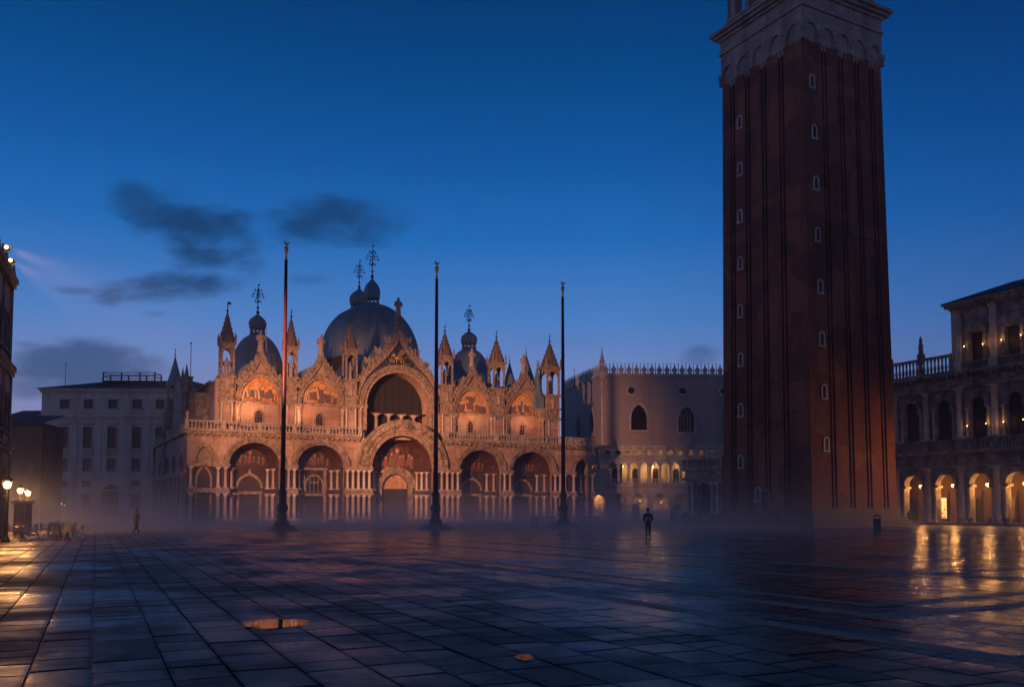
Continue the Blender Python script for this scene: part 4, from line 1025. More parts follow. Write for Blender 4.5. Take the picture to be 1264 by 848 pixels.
# ================================================================== THE BELL TOWER
TA = R(29.0); TNX, TNY = 0.3364*90, 90.0; TS = 12.9
def build_tower():
    root = empty('bell_tower', (TNX, TNY, 0), TA)
    tag(root, 'tall red brick bell tower with white arched cornice cut off by the picture top', 'bell tower')
    # local: x along the right-hand face, y along the left-hand face, corner nearest the viewer at the origin
    S = TS; ZB = 1.9; ZTOP = 51.0; tap = 0.030
    # outline of one side with paired grooves (fractions from the near corner)
    g = 0.34
    def side(pairs):
        pts = [(0.0, 0.0)]
        for a, b in pairs:
            for c in (a, b): pts += [(c-0.012, 0.0), (c-0.012, g), (c+0.012, g), (c+0.012, 0.0)]
            # narrow fillet between the grooves stands a little back
        return pts
    pr = [(0.235,0.275),(0.445,0.485),(0.65,0.69),(0.845,0.885)]
    ring_ = []
    for f, d in side(pr): ring_.append((f*S, d))                    # right face, y = d
    for f, d in side([(0.115,0.155),(0.31,0.35),(0.515,0.555),(0.725,0.765)]): ring_.append((S-d, f*S))
    for f, d in side([(0.115,0.155),(0.31,0.35),(0.515,0.555),(0.725,0.765)]): ring_.append((S-f*S, S-d))
    rev = [(d, f*S) for f, d in side(pr)]
    ring_ += [(0.0, S)] + list(reversed(rev))[:-1]
    mb = MB(); zs = [ZB + (ZTOP-ZB)*k/12 for k in range(13)]
    R_ = []
    for z in zs:
        sc = 1 - 2*tap*(z-ZB)/(ZTOP-ZB)
        R_.append(mb.add([(S/2+(x-S/2)*sc, S/2+(y-S/2)*sc, z) for x, y in ring_]))
    n = len(ring_)
    for a, b in zip(R_[:-1], R_[1:]):
        for k in range(n): mb.face((a+k, a+(k+1) % n, b+(k+1) % n, b+k))
    mb.build('shaft', M['brick'], root)
    mb = MB()
    for k, (d, z0, z1) in enumerate(((1.5,0,0.35),(1.05,0.35,0.7),(0.6,0.7,1.05),(0.25,1.05,1.92))): mb.box(-d, S+d, -d, S+d, z0-0.02*(k > 0), z1)
    mb.build('stepped_plinth', M['darkplinth'], root)
    sc = 1-2*tap; o0 = S/2*(1-sc); W = S*sc
    # white crown: row of small arches, cornices and the belfry above
    mb = MB(); e = 0.10
    mb.box(o0+0.02, o0+W-0.02, o0+0.02, o0+W-0.02, ZTOP-0.6, ZTOP+6.0)
    nA = 5; w = (W+2*e)/nA
    for X in (Matrix.Translation((o0-e, o0-e, 0)), Matrix.Translation((o0-e, o0+W+e, 0)) @ Matrix.Rotation(-math.pi/2, 4, 'Z'),
              Matrix.Translation((o0+W+e, o0-e, 0)) @ Matrix.Rotation(math.pi/2, 4, 'Z'), Matrix.Translation((o0+W+e, o0+W+e, 0)) @ Matrix.Rotation(math.pi, 4, 'Z')):
        mb.X = X
        flip = 1
        ops = [OP((k+0.5)*w, w*0.31, ZTOP+1.2, w*0.31, ZTOP) for k in range(nA)]
        wall_arch(mb, 0, W+2*e, 0.0, ZTOP+0.0, ZTOP+3.6, ops, 0.35)
        for op in ops:
            ring(mb, op['c'], op['zs'], w*0.31, w*0.31, w*0.41, w*0.41, -0.12, 0.02, 14)
            half_disc(mb, op['c'], op['zs'], w*0.31, w*0.31, 0.30, 12, zb=ZTOP)
            half_disc(mb, op['c'], op['zs']+0.05, w*0.22, w*0.22, 0.22, 10)
        for k in range(nA+1):
            mb.box(k*w-0.32, k*w+0.32, -0.18, 0.05, ZTOP+0.75, ZTOP+1.2); mb.box(k*w-0.22, k*w+0.22, -0.12, 0.05, ZTOP-0.05, ZTOP+0.75)
    mb.X = None
    for z0, z1, d in ((ZTOP+3.6, ZTOP+3.9, 0.28), (ZTOP+3.9, ZTOP+5.2, 0.12), (ZTOP+5.2, ZTOP+5.5, 0.35), (ZTOP+5.5, ZTOP+5.85, 0.75), (ZTOP+5.85, ZTOP+6.2, 1.05), (ZTOP+6.2, ZTOP+6.45, 0.8)):
        mb.box(o0-d, o0+W+d, o0-d, o0+W+d, z0, z1)
    mb.build('arched_cornice', M['crownstone'], root)
    mb = MB(); zb = ZTOP+6.45; b0 = o0+0.5; bw = W-1.0
    for X in (Matrix.Translation((b0, b0, 0)), Matrix.Translation((b0, b0+bw, 0)) @ Matrix.Rotation(-math.pi/2, 4, 'Z'),
              Matrix.Translation((b0+bw, b0, 0)) @ Matrix.Rotation(math.pi/2, 4, 'Z'), Matrix.Translation((b0+bw, b0+bw, 0)) @ Matrix.Rotation(math.pi, 4, 'Z')):
        mb.X = X
        wall_arch(mb, 0, bw, 0, zb, zb+9.0, [OP(bw*(k+0.5)/4*0.8+bw*0.1, bw*0.083, zb+5.5, bw*0.083, zb+1.1) for k in range(4)], 1.0, back=1.0)
        for k in range(5): mb.box(bw*0.1+bw*0.2*k-0.3, bw*0.1+bw*0.2*k+0.3, -0.22, 0.05, zb+0.8, zb+8)
        mb.box(0, bw, -0.3, 0.0, zb+0.9, zb+1.15); mb.box(-0.4, bw+0.4, -0.5, 0.02, zb+8.0, zb+8.6)
    mb.X = None
    mb.box(b0+0.1, b0+bw-0.1, b0+0.1, b0+bw-0.1, zb+8.3, zb+9.2)
    mb.build('belfry', M['crownstone'], root)
    mb = MB(); mb.lathe([(bw*0.62, zb+9.2), (bw*0.6, zb+15), (0.3, zb+34)], 4, b0+bw/2, b0+bw/2, rot=math.pi/4); mb.build('pyramid_roof', M['lead'], root)
    # small windows climbing both faces; heights read off the photograph
    def face_point(px, py, left):
        d = ray(px, py); ca, sa = math.cos(TA), math.sin(TA)
        nx, ny = (ca, sa) if left else (-sa, ca)           # left face is local x = 0, right face local y = 0
        k = (nx*TNX + ny*TNY)/(nx*d[0] + ny*d[1]); x, y, z = d[0]*k-TNX, d[1]*k-TNY, d[2]*k+CAMZ
        return (x*ca+y*sa, -x*sa+y*ca, z)
    wins = [(1003,98,0),(1006,161,0),(1008,225,0),(1010,289,0),(1013,353,0),(1015,418,0),(1017.5,483,0),(1020,548,0),
            (909,151,1),(910,209,1),(910.5,267,1),(911.5,325,1),(912,384,1),(913,444,1),(913.5,506,1),(914,570,1),(936,610,1)]
    for px, py, left in wins:
        x, y, z = face_point(px, py, left)
        tz = tap*S*(z-ZB)/(ZTOP-ZB)
        t = y if left else x
        t = tz + t*(1-2*tz/S)
        X = Matrix.Translation((tz, t, 0)) @ Matrix.Rotation(-math.pi/2, 4, 'Z') if left else Matrix.Translation((t, tz, 0))
        mb = MB(); mb.X = X
        ring(mb, 0, z+0.38, 0.26, 0.26, 0.41, 0.41, -0.08, 0.12, 12, legs=z-0.65); mb.box(-0.46, 0.46, -0.12, 0.1, z-0.8, z-0.65)
        wd = mb.build('window', M['istria'], root)
        mb = MB(); mb.X = X; half_disc(mb, 0, z+0.38, 0.27, 0.27, -0.015, 10, zb=z-0.66); mb.build('pane', M['dark'], wd)
    x, y, z = face_point(960, 622, 1)
    mb = MB(); mb.X = Matrix.Translation((0, 6.4, 0)) @ Matrix.Rotation(-math.pi/2, 4, 'Z'); half_disc(mb, 0, 3.4, 0.5, 0.5, -0.02, 10, zb=1.92); dd = mb.build('door', M['dark'], root)
    mb = MB(); mb.X = Matrix.Translation((0, 6.4, 0)) @ Matrix.Rotation(-math.pi/2, 4, 'Z'); ring(mb, 0, 3.4, 0.48, 0.48, 0.66, 0.66, -0.1, 0.05, 10, legs=1.92); mb.build('door_frame', M['plinth'], dd)
build_tower()

def build_loggia():
    ca, sa = math.cos(TA), math.sin(TA)
    Lx, Ly = TNX - sa*TS, TNY + ca*TS
    root = empty('loggia', (Lx - sa*0.15, Ly + ca*0.15, 0), TA)
    tag(root, 'low grey marble loggia with columns and railing tucked behind the bell tower foot', 'loggia')
    # local: x along the tower's rear, y away from the tower; the seen side is x = 0
    D = 6.2; W = 12.9
    mb = MB()
    mb.box(-0.6, W+0.6, 1.65, D+0.6, 0, 1.2); mb.box(-1.4, W+1.4, 1.6, D+1.6, 0, 0.35); mb.box(-1.0, W+1.0, 1.62, D+1.0, 0.35, 0.7)
    mb.build('stepped_base', M['plinth'], root)
    # base terrace runs forward beside the tower
    for nm, X, ln in (('side_wall', Matrix.Translation((0, D, 0)) @ Matrix.Rotation(-math.pi/2, 4, 'Z'), D), ('rear_front', Matrix.Translation((W, D, 0)) @ Matrix.Rotation(math.pi, 4, 'Z'), W)):
        mb = MB(); mb.X = X
        nb = 1 if ln < 8 else 3
        ops = [OP((k+0.5)*ln/nb, 1.15, 3.8, 1.15, 1.2) for k in range(nb)]
        wall_arch(mb, 0, ln, 0, 1.2, 5.5, ops, 0.6)
        for op in ops: ring(mb, op['c'], 3.8, 1.12, 1.12, 1.45, 1.45, -0.12, 0.03, 16)
        mb.box(-0.25, ln+0.25, -0.45, 0.05, 5.3, 5.6); mb.box(-0.1, ln+0.1, -0.2, 0.05, 5.0, 5.3); mb.box(-0.1, ln+0.1, -0.2, 0.05, 5.6, 6.4); mb.box(-0.3, ln+0.3, -0.5, 0.05, 6.4, 6.65)
        mb.build(nm, M['istriadark'], root)
        mb = MB(); mb.X = X
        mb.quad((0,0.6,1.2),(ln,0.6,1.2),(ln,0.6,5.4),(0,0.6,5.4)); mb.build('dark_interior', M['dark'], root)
        for k in range(nb):
            c = (k+0.5)*ln/nb
            for du in (-2.55, -1.75, 1.75, 2.55) if nb == 1 else (-1.7, 1.7):
                mb = MB(); mb.X = X; column_mesh(mb, c+du, -0.3, 1.2, 5.0, 0.22); mb.build('column', M['istria'], root)
        mb = MB(); mb.X = X; baluster_row(mb, -0.1, ln+0.1, -0.2, 6.65, 7.75, step=0.4, w=0.13, posts=2.0); mb.build('balustrade', M['istriadark'], root)
    mb = MB(); mb.box(0.05, W-0.05, 0.3, D-0.05, 5.4, 6.7); mb.build('flat_roof', M['plinth'], root)
    mb = MB()
    for y in (2.2, 4.4, 6.6): mb.box(-2.0, -1.6, y-0.25, y+0.25, 0, 1.5)
    mb.box(-1.95, -1.65, 2.2, 6.6, 0.9, 1.1)
    mb.build('low_parapet', M['plinth'], root)
build_loggia()

# ================================================================== THE PINK PALACE
def build_palace():
    x0, y0 = 15.8, 155.0; ang = R(3.0)
    root = empty('gothic_palace', (x0, y0, 0), ang)
    tag(root, 'pink brick palace with pointed windows, lit arcade and a spiky roofline', 'palace')
    W = 36.5; ZT = 25.3; D = 30
    bay = 3.66; n1 = 9; off = 0.95
    SX = Matrix.Translation((0, 21.5, 0)) @ Matrix.Rotation(-math.pi/2 - R(9.5), 4, 'Z')    # side face, local x towards the corner
    SX = Matrix.Translation((-4.3+0.0, 21.5, 0)) @ Matrix.Rotation(-math.atan2(21.5, 4.3), 4, 'Z')
    SL = math.hypot(21.5, 4.3)
    gal = []
    for nm, X, ln, o in (('front', None, W, off), ('flank', SX, SL, SL-0.95-3.66*5)):
        nb = int((ln-o-0.3)/bay)
        # upper brick wall
        mb = MB(); mb.X = X
        wins = [OP(6.45, 1.45, 17.6, 2.6, 15.7, 0.35), OP(14.8, 1.45, 17.4, 2.5, 15.4, 0.35), OP(23.2, 1.45, 17.4, 2.5, 15.4, 0.35), OP(31, 1.45, 17.4, 2.5, 15.4, 0.35)] if nm == 'front' else [OP(ln-5.5, 1.2, 17.4, 2.4, 15.4, 0.35), OP(ln-13, 1.2, 17.4, 2.4, 15.4, 0.35)]
        wall_arch(mb, 0, ln, 0, 13.0, ZT, wins, 0.8)
        w = mb.build('brick_wall', M['diaper'], root)
        for op in wins:
            mb = MB(); mb.X = X; half_disc(mb, op['c'], op['zs'], op['a'], op['b'], 0.6, zb=op['zb'], pt=.35); wd = mb.build('window', M['glass'], root)
            mb = MB(); mb.X = X; ring(mb, op['c'], op['zs'], op['a']-0.03, op['b']-0.03, op['a']+0.28, op['b']+0.36, -0.12, 0.03, 16, pt=.35, legs=op['zb']); mb.box(op['c']-1.75, op['c']+1.75, -0.3, 0.02, op['zb']-0.35, op['zb']+0.03); mb.build('window_surround', M['istria'], wd)
            mb = MB(); mb.X = X
            for k in range(-2, 3):
                u = op['c']+k*op['a']*0.38; mb.box(u-0.05, u+0.05, 0.42, 0.5, op['zb'], arch_z(op, u))
            for z in (16.5, 17.4, 18.3, 19.1):
                hw = op['a'] if z < op['zs'] else op['a']*max(0, 1-((z-op['zs'])/op['b'])**1.6); mb.box(op['c']-hw, op['c']+hw, 0.43, 0.49, z-0.05, z+0.05)
            mb.build('window_grille', M['iron'], wd)
        for u in ((5.1, 14.2, 21.5) if nm == 'front' else (ln-9,)):
            mb = MB(); mb.X = X @ Matrix.Translation((u, 0, 22.7)) @ Matrix.Rotation(math.pi/2, 4, 'X') if X is not None else Matrix.Translation((u, 0, 22.7)) @ Matrix.Rotation(math.pi/2, 4, 'X')
            mb.lathe([(0.62, 0.02), (0.62, 0.16), (0.88, 0.16), (0.88, -0.05)], 20, cap=False); mb.build('round_window_frame', M['istria'], root)
            mb = MB(); mb.X = X @ Matrix.Translation((u, 0, 22.7)) @ Matrix.Rotation(math.pi/2, 4, 'X') if X is not None else Matrix.Translation((u, 0, 22.7)) @ Matrix.Rotation(math.pi/2, 4, 'X')
            mb.lathe([(0.0, 0.03), (0.63, 0.03)], 20, cap=False); mb.build('round_window', M['dark'], root)
        # gallery: pairs of pointed arches under a band of quatrefoils
        mb = MB(); mb.X = X
        ga = [OP(o + bay/2*(k+0.5), 0.72, 9.0, 1.15, 6.6, 0.5) for k in range(nb*2)]
        wall_arch(mb, 0, ln, 0.02, 6.2, 11.0, ga, 0.5, n=10)
        for op in ga: ring(mb, op['c'], 9.0, 0.70, 1.12, 0.9, 1.45, -0.08, 0.05, 10, pt=.5)
        # quatrefoil band: solid squares pierced by four-lobed holes
        zc = 11.75; h = 0.92
        for k in range(nb*2+1):
            c = o + bay/2*k
            hw = bay/4
            if c+hw > ln: continue
            N_ = 32; inner = []; outer = []
            for q in range(N_):
                t = 2*math.pi*(q+0.5)/N_
                rr_ = 0.36 + 0.16*abs(math.cos(2*t))
                inner.append((c+rr_*math.cos(t), zc+rr_*math.sin(t)))
                m_ = max(abs(math.cos(t)), abs(math.sin(t))); outer.append((c+hw*math.cos(t)/m_, zc+h*math.sin(t)/m_))
            for q in range(N_):
                q2 = (q+1) % N_
                mb.quad((inner[q][0],0.02,inner[q][1]),(inner[q2][0],0.02,inner[q2][1]),(outer[q2][0],0.02,outer[q2][1]),(outer[q][0],0.02,outer[q][1]))
                mb.quad((inner[q][0],0.02,inner[q][1]),(inner[q2][0],0.02,inner[q2][1]),(inner[q2][0],0.4,inner[q2][1]),(inner[q][0],0.4,inner[q][1]))
        mb.box(0, max(0.02, o-bay/4), 0.0, 0.5, 10.8, 12.7)
        mb.box(-0.1, ln+0.1, -0.3, 0.1, 12.65, 13.05); mb.box(-0.1, ln+0.1, -0.35, 0.6, 5.85, 6.25)
        mb.build('gallery_tracery', M['istria'], root)
        for k in range(nb*2+1):
            u = o + bay/2*k
            if u > 30: break
            mb = MB(); mb.X = X; column_mesh(mb, u, 0.22, 6.25, 9.0, 0.2); mb.build('gallery_column', M['istria'], root)
        mb = MB(); mb.X = X; baluster_row(mb, o, ln-0.2, 0.3, 6.25, 7.2, step=0.5, w=0.1); mb.build('gallery_railing', M['istria'], root)
        # ground arcade of broad pointed arches
        mb = MB(); mb.X = X
        ops = [OP(o + bay*(k+0.5), 1.5, 3.0, 1.75, 0, 0.3) for k in range(nb)]
        wall_arch(mb, 0, ln, 0, 0, 5.9, ops, 0.8, n=12)
        for op in ops: ring(mb, op['c'], 3.0, 1.47, 1.72, 1.72, 2.05, -0.12, 0.02, 14, pt=.3)
        for k in range(nb+1):
            u = o+bay*k; mb.box(u-0.55, u+0.55, -0.2, 0.1, 2.65, 3.05); mb.lathe([(0.42,0),(0.36,0.3),(0.36,2.4),(0.5,2.66)], 12, u, 0.15)
        mb.build('ground_arcade', M['istria'], root)
        # inner walls and floor of the galleries
        mb = MB(); mb.X = X
        mb.quad((0.3,3.6,0),(ln,3.6,0),(ln,3.6,13),(0.3,3.6,13)); mb.box(0.3, ln, 0.5, 3.6, 5.95, 6.2); mb.box(0.3, ln, 0.8, 3.6, 12.7, 12.95)
        for k in range(nb): 
            c = o+bay*(k+0.5); mb.box(c-1.5, c-1.2, 3.3, 3.62, 6.2, 12)
        mb.build('inner_wall', M['plaster'], root)
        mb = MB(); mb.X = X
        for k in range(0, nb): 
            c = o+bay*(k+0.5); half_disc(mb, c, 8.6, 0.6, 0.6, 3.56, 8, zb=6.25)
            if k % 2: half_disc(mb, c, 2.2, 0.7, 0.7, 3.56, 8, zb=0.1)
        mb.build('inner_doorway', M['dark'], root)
        # cresting
        mb = MB(); mb.X = X; mb.box(-0.2, ln+0.2, -0.3, 0.6, ZT, ZT+0.35); mb.build('roof_cornice', M['istria'], root)
        m = int(ln/1.35)
        mb = MB(); mb.X = None
        hh = 1.75
        mb.prism([(-0.42,0),(-0.30,0.35),(-0.52,0.62),(-0.40,0.95),(-0.2,1.1),(0,hh),(0.2,1.1),(0.40,0.95),(0.52,0.62),(0.30,0.35),(0.42,0)], -0.1, 0.1); mb.ball(0,0,hh+0.05,0.1,6,4)
        o_ = mb.build('merlon', M['istria'], root); me = o_.data; bpy.data.objects.remove(o_)
        mb = MB(); mb.lathe([(0.13,0),(0.1,0.5),(0.05,1.9),(0,2.1)], 6); o_ = mb.build('spikelet', M['istria'], root); me2 = o_.data; bpy.data.objects.remove(o_)
        for k in range(m):
            for mm, du, nme in ((me, 0, 'merlon'), (me2, 0.68, 'spikelet')):
                q = link(nme, mm, root)
                T_ = Matrix.Translation(((k+0.5)*ln/m+du, 0.05, ZT+0.35)); q.matrix_local = (X @ T_) if X is not None else T_
    for (u, h) in ((0.0, 4.6), (W-0.4, 3.2), (28.2, 3.4)):
        mb = MB(); mb.box(u-0.42, u+0.42, -0.32, 0.52, ZT-0.6, ZT+0.8)
        for su in (-1,1):
            for sv in (-1,1): mb.box(u+su*0.32-0.07, u+su*0.32+0.07, 0.1+sv*0.32-0.07, 0.1+sv*0.32+0.07, ZT+0.8, ZT+h*0.5)
        mb.lathe([(0.52,ZT+h*0.5),(0.24,ZT+h*0.72),(0.03,ZT+h)],8,u,0.1); mb.ball(u,0.1,ZT+h,0.13,6,4); mb.tube((u,.1,ZT+h),(u,.1,ZT+h+0.8),0.05,0.02)
        statue(mb, u, 0.1, ZT+0.8, 1.3)
        mb.build('corner_pinnacle', M['istria'], root)
    mb = MB(); mb.tube((-3.2,14,ZT),(-3.2,14,ZT+3.6),0.08,0.04); mb.build('roof_pole', M['iron'], root)
    mb = MB()
    i = mb.add([(0,0.6,ZT),(W,0.6,ZT),(W,D,ZT),(-4.3,21.5,ZT)]); mb.face((i,i+1,i+2,i+3))
    mb.quad((W,0,0),(W,D,0),(W,D,ZT),(W,0,ZT)); mb.build('roof_deck', M['roofdark'], root)
    # corner shaft
    mb = MB(); mb.lathe([(0.5,0),(0.32,0.4),(0.28,5.6),(0.5,5.9)],10,0,0); mb.lathe([(0.22,6.2),(0.22,ZT)],8,0,0); mb.build('corner_shaft', M['istria'], root)
    # ---- the small carved gate between church and palace
    ang2 = PA
build_palace()
def build_gate():
    u, v = 63.2, 6.0
    x = BA[0] + u*EX - v*EY; y = BA[1] + u*EY + v*EX
    x, y, _ = at_depth(729, 620, 152)
    root = empty('carved_gate', (x, y, 0), R(6))
    tag(root, 'small pale carved gateway glowing between the church corner and the pink palace', 'gate')
    mb = MB(); wall_arch(mb, 0, 3.6, 0, 0, 8.5, [OP(1.5, 0.95, 3.4, 1.0, 0, .3), OP(1.5, 0.8, 7.0, 1.0, 5.4, .3)], 0.8, back=0.8); mb.box(-0.1, 3.7, -0.25, 0.05, 4.7, 5.0); mb.box(-0.1, 3.7, -0.3, 0.9, 8.5, 8.8)
    mb.build('gate_wall', M['istria'], root)
    mb = MB(); mb.quad((0,3.5,0),(3.6,3.5,0),(3.6,3.5,8.4),(0,3.5,8.4)); mb.quad((3.55,0.8,0),(3.55,3.5,0),(3.55,3.5,8.4),(3.55,0.8,8.4)); mb.build('passage_wall', M['plaster'], root)
    for u in (0.35, 2.7):
        mb = MB(); column_mesh(mb, u, -0.2, 0, 4.7, 0.2); mb.build('column', M['istria'], root)
    return root
build_gate()

# ================================================================== THE ARCADED BUILDING ON THE RIGHT
RA = PA - math.pi/2; ROX, ROY = 47.5, 117.0
RX = (math.cos(RA), math.sin(RA)); RQ = (-math.sin(RA), math.cos(RA))
def r_world(u, v, z): return (ROX + RX[0]*u + RQ[0]*v, ROY + RX[1]*u + RQ[1]*v, z)
LIGHTS_R = []
def build_right():
    root = empty('arcaded_building', (ROX, ROY, 0), RA)
    tag(root, 'long sooty stone building with a lamplit ground arcade, railings and tall dark arched windows', 'building')
    b = 4.45; c0 = 6.0; ks = list(range(-2, 9)); U0 = c0+b*(-2.5); U1 = c0+b*8.5; USTEP = 11.9
    cs = [c0+b*k for k in ks]
    vis = [k for k in ks if -1 <= k <= 5]
    # ground arcade
    mb = MB(); wall_arch(mb, U0, U1, 0, 0.25, 8.2, [OP(c, 1.35, 4.7, 1.4, 0.25) for c in cs], 0.9, n=16); mb.build('arcade_wall', M['istriadark'], root)
    mb = MB()
    for c in cs:
        ring(mb, c, 4.7, 1.33, 1.38, 1.62, 1.68, -0.15, 0.03, 16); mb.box(c-0.2, c+0.2, -0.3, 0.03, 6.0, 6.7)
        for sg in (-1, 1): mb.box(c+sg*1.35-0.28, c+sg*1.35+0.28, -0.12, 0.92, 4.45, 4.75)
    mb.build('arch_moulding', M['istriadark'], root)
    mb = MB()
    mb.box(U0, U1, -0.35, 0.05, 6.85, 7.15); mb.box(U0, U1, -0.25, 0.05, 8.2, 8.45); mb.box(U0, U1, -0.8, 0.05, 8.45, 8.75)
    n = int((U1-U0)/1.1)
    for k in range(n): 
        u = U0+(k+.5)*(U1-U0)/n
        if k % 2: mb.box(u-0.35, u+0.35, -0.16, 0.03, 7.3, 8.1)
        else: mb.box(u-0.12, u+0.12, -0.22, 0.03, 7.2, 8.2)
    mb.build('lower_frieze', M['istriadark'], root)
    for k in range(len(cs)+1):
        u = U0+b*k
        mb = MB(); column_mesh(mb, u, -0.30, 0.25, 6.85, 0.40, n=14); mb.build('column', M['istria'], root)
        for sg in (-1, 1):
            mb = MB(); column_mesh(mb, u+sg*0.72, 0.0, 0.25, 4.45, 0.17, n=8); mb.build('slim_column', M['istria'], root)
    # first-floor railing and arched windows
    mb = MB()
    for k, c in enumerate(cs): baluster_row(mb, c-b/2+0.3, c+b/2-0.3, -0.45, 8.75, 10.2, step=0.36, w=0.14)
    for k in range(len(cs)+1): u = U0+b*k; mb.box(u-0.42, u+0.42, -0.75, -0.1, 8.75, 10.3)
    mb.build('first_floor_railing', M['istriadark'], root)
    mb = MB(); wall_arch(mb, U0, U1, 0, 8.75, 16.4, [OP(c, 1.0, 14.1, 1.05, 10.2) for c in cs], 0.7, n=14); mb.build('first_floor_wall', M['istriadark'], root)
    mb = MB()
    for c in cs:
        ring(mb, c, 14.1, 0.98, 1.03, 1.4, 1.5, -0.2, 0.03, 14); mb.box(c-0.22, c+0.22, -0.35, 0.03, 15.2, 16.1)
        for sg in (-1, 1): mb.box(c+sg*1.25-0.35, c+sg*1.25+0.35, -0.22, 0.3, 13.75, 14.1)
    mb.build('window_arch', M['istriadark'], root)
    for k in range(len(cs)+1):
        u = U0+b*k
        mb = MB(); column_mesh(mb, u, -0.28, 10.2, 16.2, 0.36, n=14); mb.build('column', M['istria'], root)
        for du in (-0.85, 0.85):
            mb = MB(); column_mesh(mb, u+du, -0.05, 10.2, 13.8, 0.15, n=8); mb.build('slim_column', M['istria'], root)
    for c in cs:
        mb = MB(); half_disc(mb, c, 14.1, 1.05, 1.1, 0.55, zb=10.1); wd = mb.build('arched_window', M['dark'], root)
        mb = MB(); mb.box(c-0.05, c+0.05, 0.46, 0.52, 10.2, 15.1); mb.box(c-1, c+1, 0.46, 0.52, 13.0, 13.1); mb.box(c-1, c+1, 0.46, 0.52, 14.05, 14.13); mb.build('window_bars', M['wood'], wd)
    mb = MB(); mb.box(U0, U1, -0.5, 0.05, 16.2, 16.5); mb.box(U0, U1, -0.15, 0.05, 16.5, 17.6); mb.box(U0, U1, -0.4, 0.05, 17.6, 17.85); mb.box(U0, U1, -0.95, 0.4, 17.85, 18.25)
    n = int((U1-U0)/0.62)
    for k in range(n): u = U0+(k+.5)*(U1-U0)/n; mb.box(u-0.14, u+0.14, -0.75, 0.03, 17.55, 17.87)
    for k in range(len(cs)): mb.ball(U0+b*(k+0.5), -0.15, 17.05, 0.34, 10, 6, sx=1.6); mb.ball(U0+b*k, -0.15, 17.05, 0.3, 8, 5, sz=1.3)
    mb.build('great_cornice', M['istriadark'], root)
    # two-storey stretch ends in an open railing with stone figures
    mb = MB(); baluster_row(mb, U0, USTEP, -0.3, 18.25, 20.5, step=0.5, w=0.19, posts=b, rail=0.3); mb.build('roof_railing', M['istriadark'], root)
    for u in (3.1, 7.75, -1.3):
        mb = MB(); mb.box(u-0.35, u+0.35, -0.6, 0.05, 20.5, 21.1); mb.lathe([(0.34,21.1),(0.26,21.5),(0.3,22.2),(0.16,22.5),(0.22,22.8),(0.02,23.4)], 8, u, -0.28); mb.build('roof_obelisk', M['istriadark'], root)
    # third storey
    mb = MB(); wall_arch(mb, USTEP, U1, 0.1, 18.25, 26.0, [OP(c, 0.88, 22.7, 0.01, 19.3) for c in cs if c > USTEP+1], 0.6, n=4); mb.quad((USTEP,0.1,18.2),(USTEP,14,18.2),(USTEP,14,26),(USTEP,0.1,26))
    mb.build('top_floor_wall', M['istriadark'], root)
    mb = MB()
    for c in cs:
        if c < USTEP+1: continue
        for sg in (-1, 1):
            mb.box(c+sg*1.1-0.2, c+sg*1.1+0.2, -0.12, 0.12, 19.3, 22.7)
        mb.box(c-1.45, c+1.45, -0.25, 0.12, 22.75, 23.2)
        if int(round((c-c0)/b)) % 2 == 0: mb.prism([(c-1.55,23.2),(c+1.55,23.2),(c,24.15)], -0.3, 0.12)
        else: ring(mb, c, 23.2, 0.01, 0.01, 1.5, 0.85, -0.3, 0.12, 14)
        mb.box(c-1.5, c+1.5, -0.02, 0.12, 24.35, 25.5)
    mb.build('window_pediment', M['istriadark'], root)
    for c in cs:
        if c < USTEP+1: continue
        mb = MB(); mb.box(c-0.9, c+0.9, 0.62, 0.68, 19.2, 22.8); mb.build('square_window', M['dark'], root)
    for k in range(len(cs)+1):
        u = U0+b*k
        if u < USTEP: continue
        mb = MB(); mb.box(u-0.34, u+0.34, -0.28, 0.12, 19.3, 25.6); mb.box(u-0.45, u+0.45, -0.38, 0.12, 25.3, 25.65); mb.box(u-0.45, u+0.45, -0.5, 0.12, 18.25, 19.32); mb.build('pilaster', M['istria'], root)
    mb = MB(); mb.box(USTEP+0.0, USTEP+0.6, -0.2, 0.12, 18.25, 25.6)
    mb.build('pilaster', M['istria'], root)
    mb = MB()
    for c in cs:
        if c > USTEP+1: baluster_row(mb, c-b/2+0.45, c+b/2-0.45, -0.2, 18.25, 19.3, step=0.4, w=0.14)
    mb.build('top_railing', M['istriadark'], root)
    mb = MB(); u0 = USTEP-0.1
    mb.box(u0, U1, -0.35, 14, 25.65, 25.95); mb.box(u0-0.4, U1, -0.75, 14.4, 25.95, 26.3); mb.box(u0-0.6, U1, -1.0, 14.6, 26.3, 26.55)
    n = int((U1-u0)/0.6)
    for k in range(n): u = u0+(k+.5)*(U1-u0)/n; mb.box(u-0.13, u+0.13, -0.7, 0.0, 25.72, 25.97)
    mb.build('top_cornice', M['istriadark'], root)
    mb = MB(); i = mb.add([(u0-0.7,-1.1,26.55),(U1,-1.1,26.55),(U1,7,29.5),(u0+3.5,7,29.5),(U1,14.7,26.55),(u0-0.7,14.7,26.55)])
    mb.face((i,i+1,i+2,i+3)); mb.face((i+3,i+2,i+4,i+5)); mb.face((i,i+3,i+5)); mb.build('roof', M['roofdark'], root)
    mb = MB(); mb.quad((U0,0.7,18.2),(U1,0.7,18.2),(U1,14,18.2),(U0,14,18.2)); mb.quad((U0,0,0),(U0,14,0),(U0,14,18.2),(U0,0,18.2)); mb.quad((U1,0,0),(U1,14,0),(U1,14,26),(U1,0,26)); mb.quad((U0,14,0),(U1,14,0),(U1,14,18.2),(U0,14,18.2)); mb.build('rear_walls', M['brownwall'], root)
    # inside of the arcade
    mb = MB(); mb.quad((U0,4.6,0.25),(U1,4.6,0.25),(U1,4.6,7.0),(U0,4.6,7.0)); mb.build('shop_wall', M['shopwall'], root)
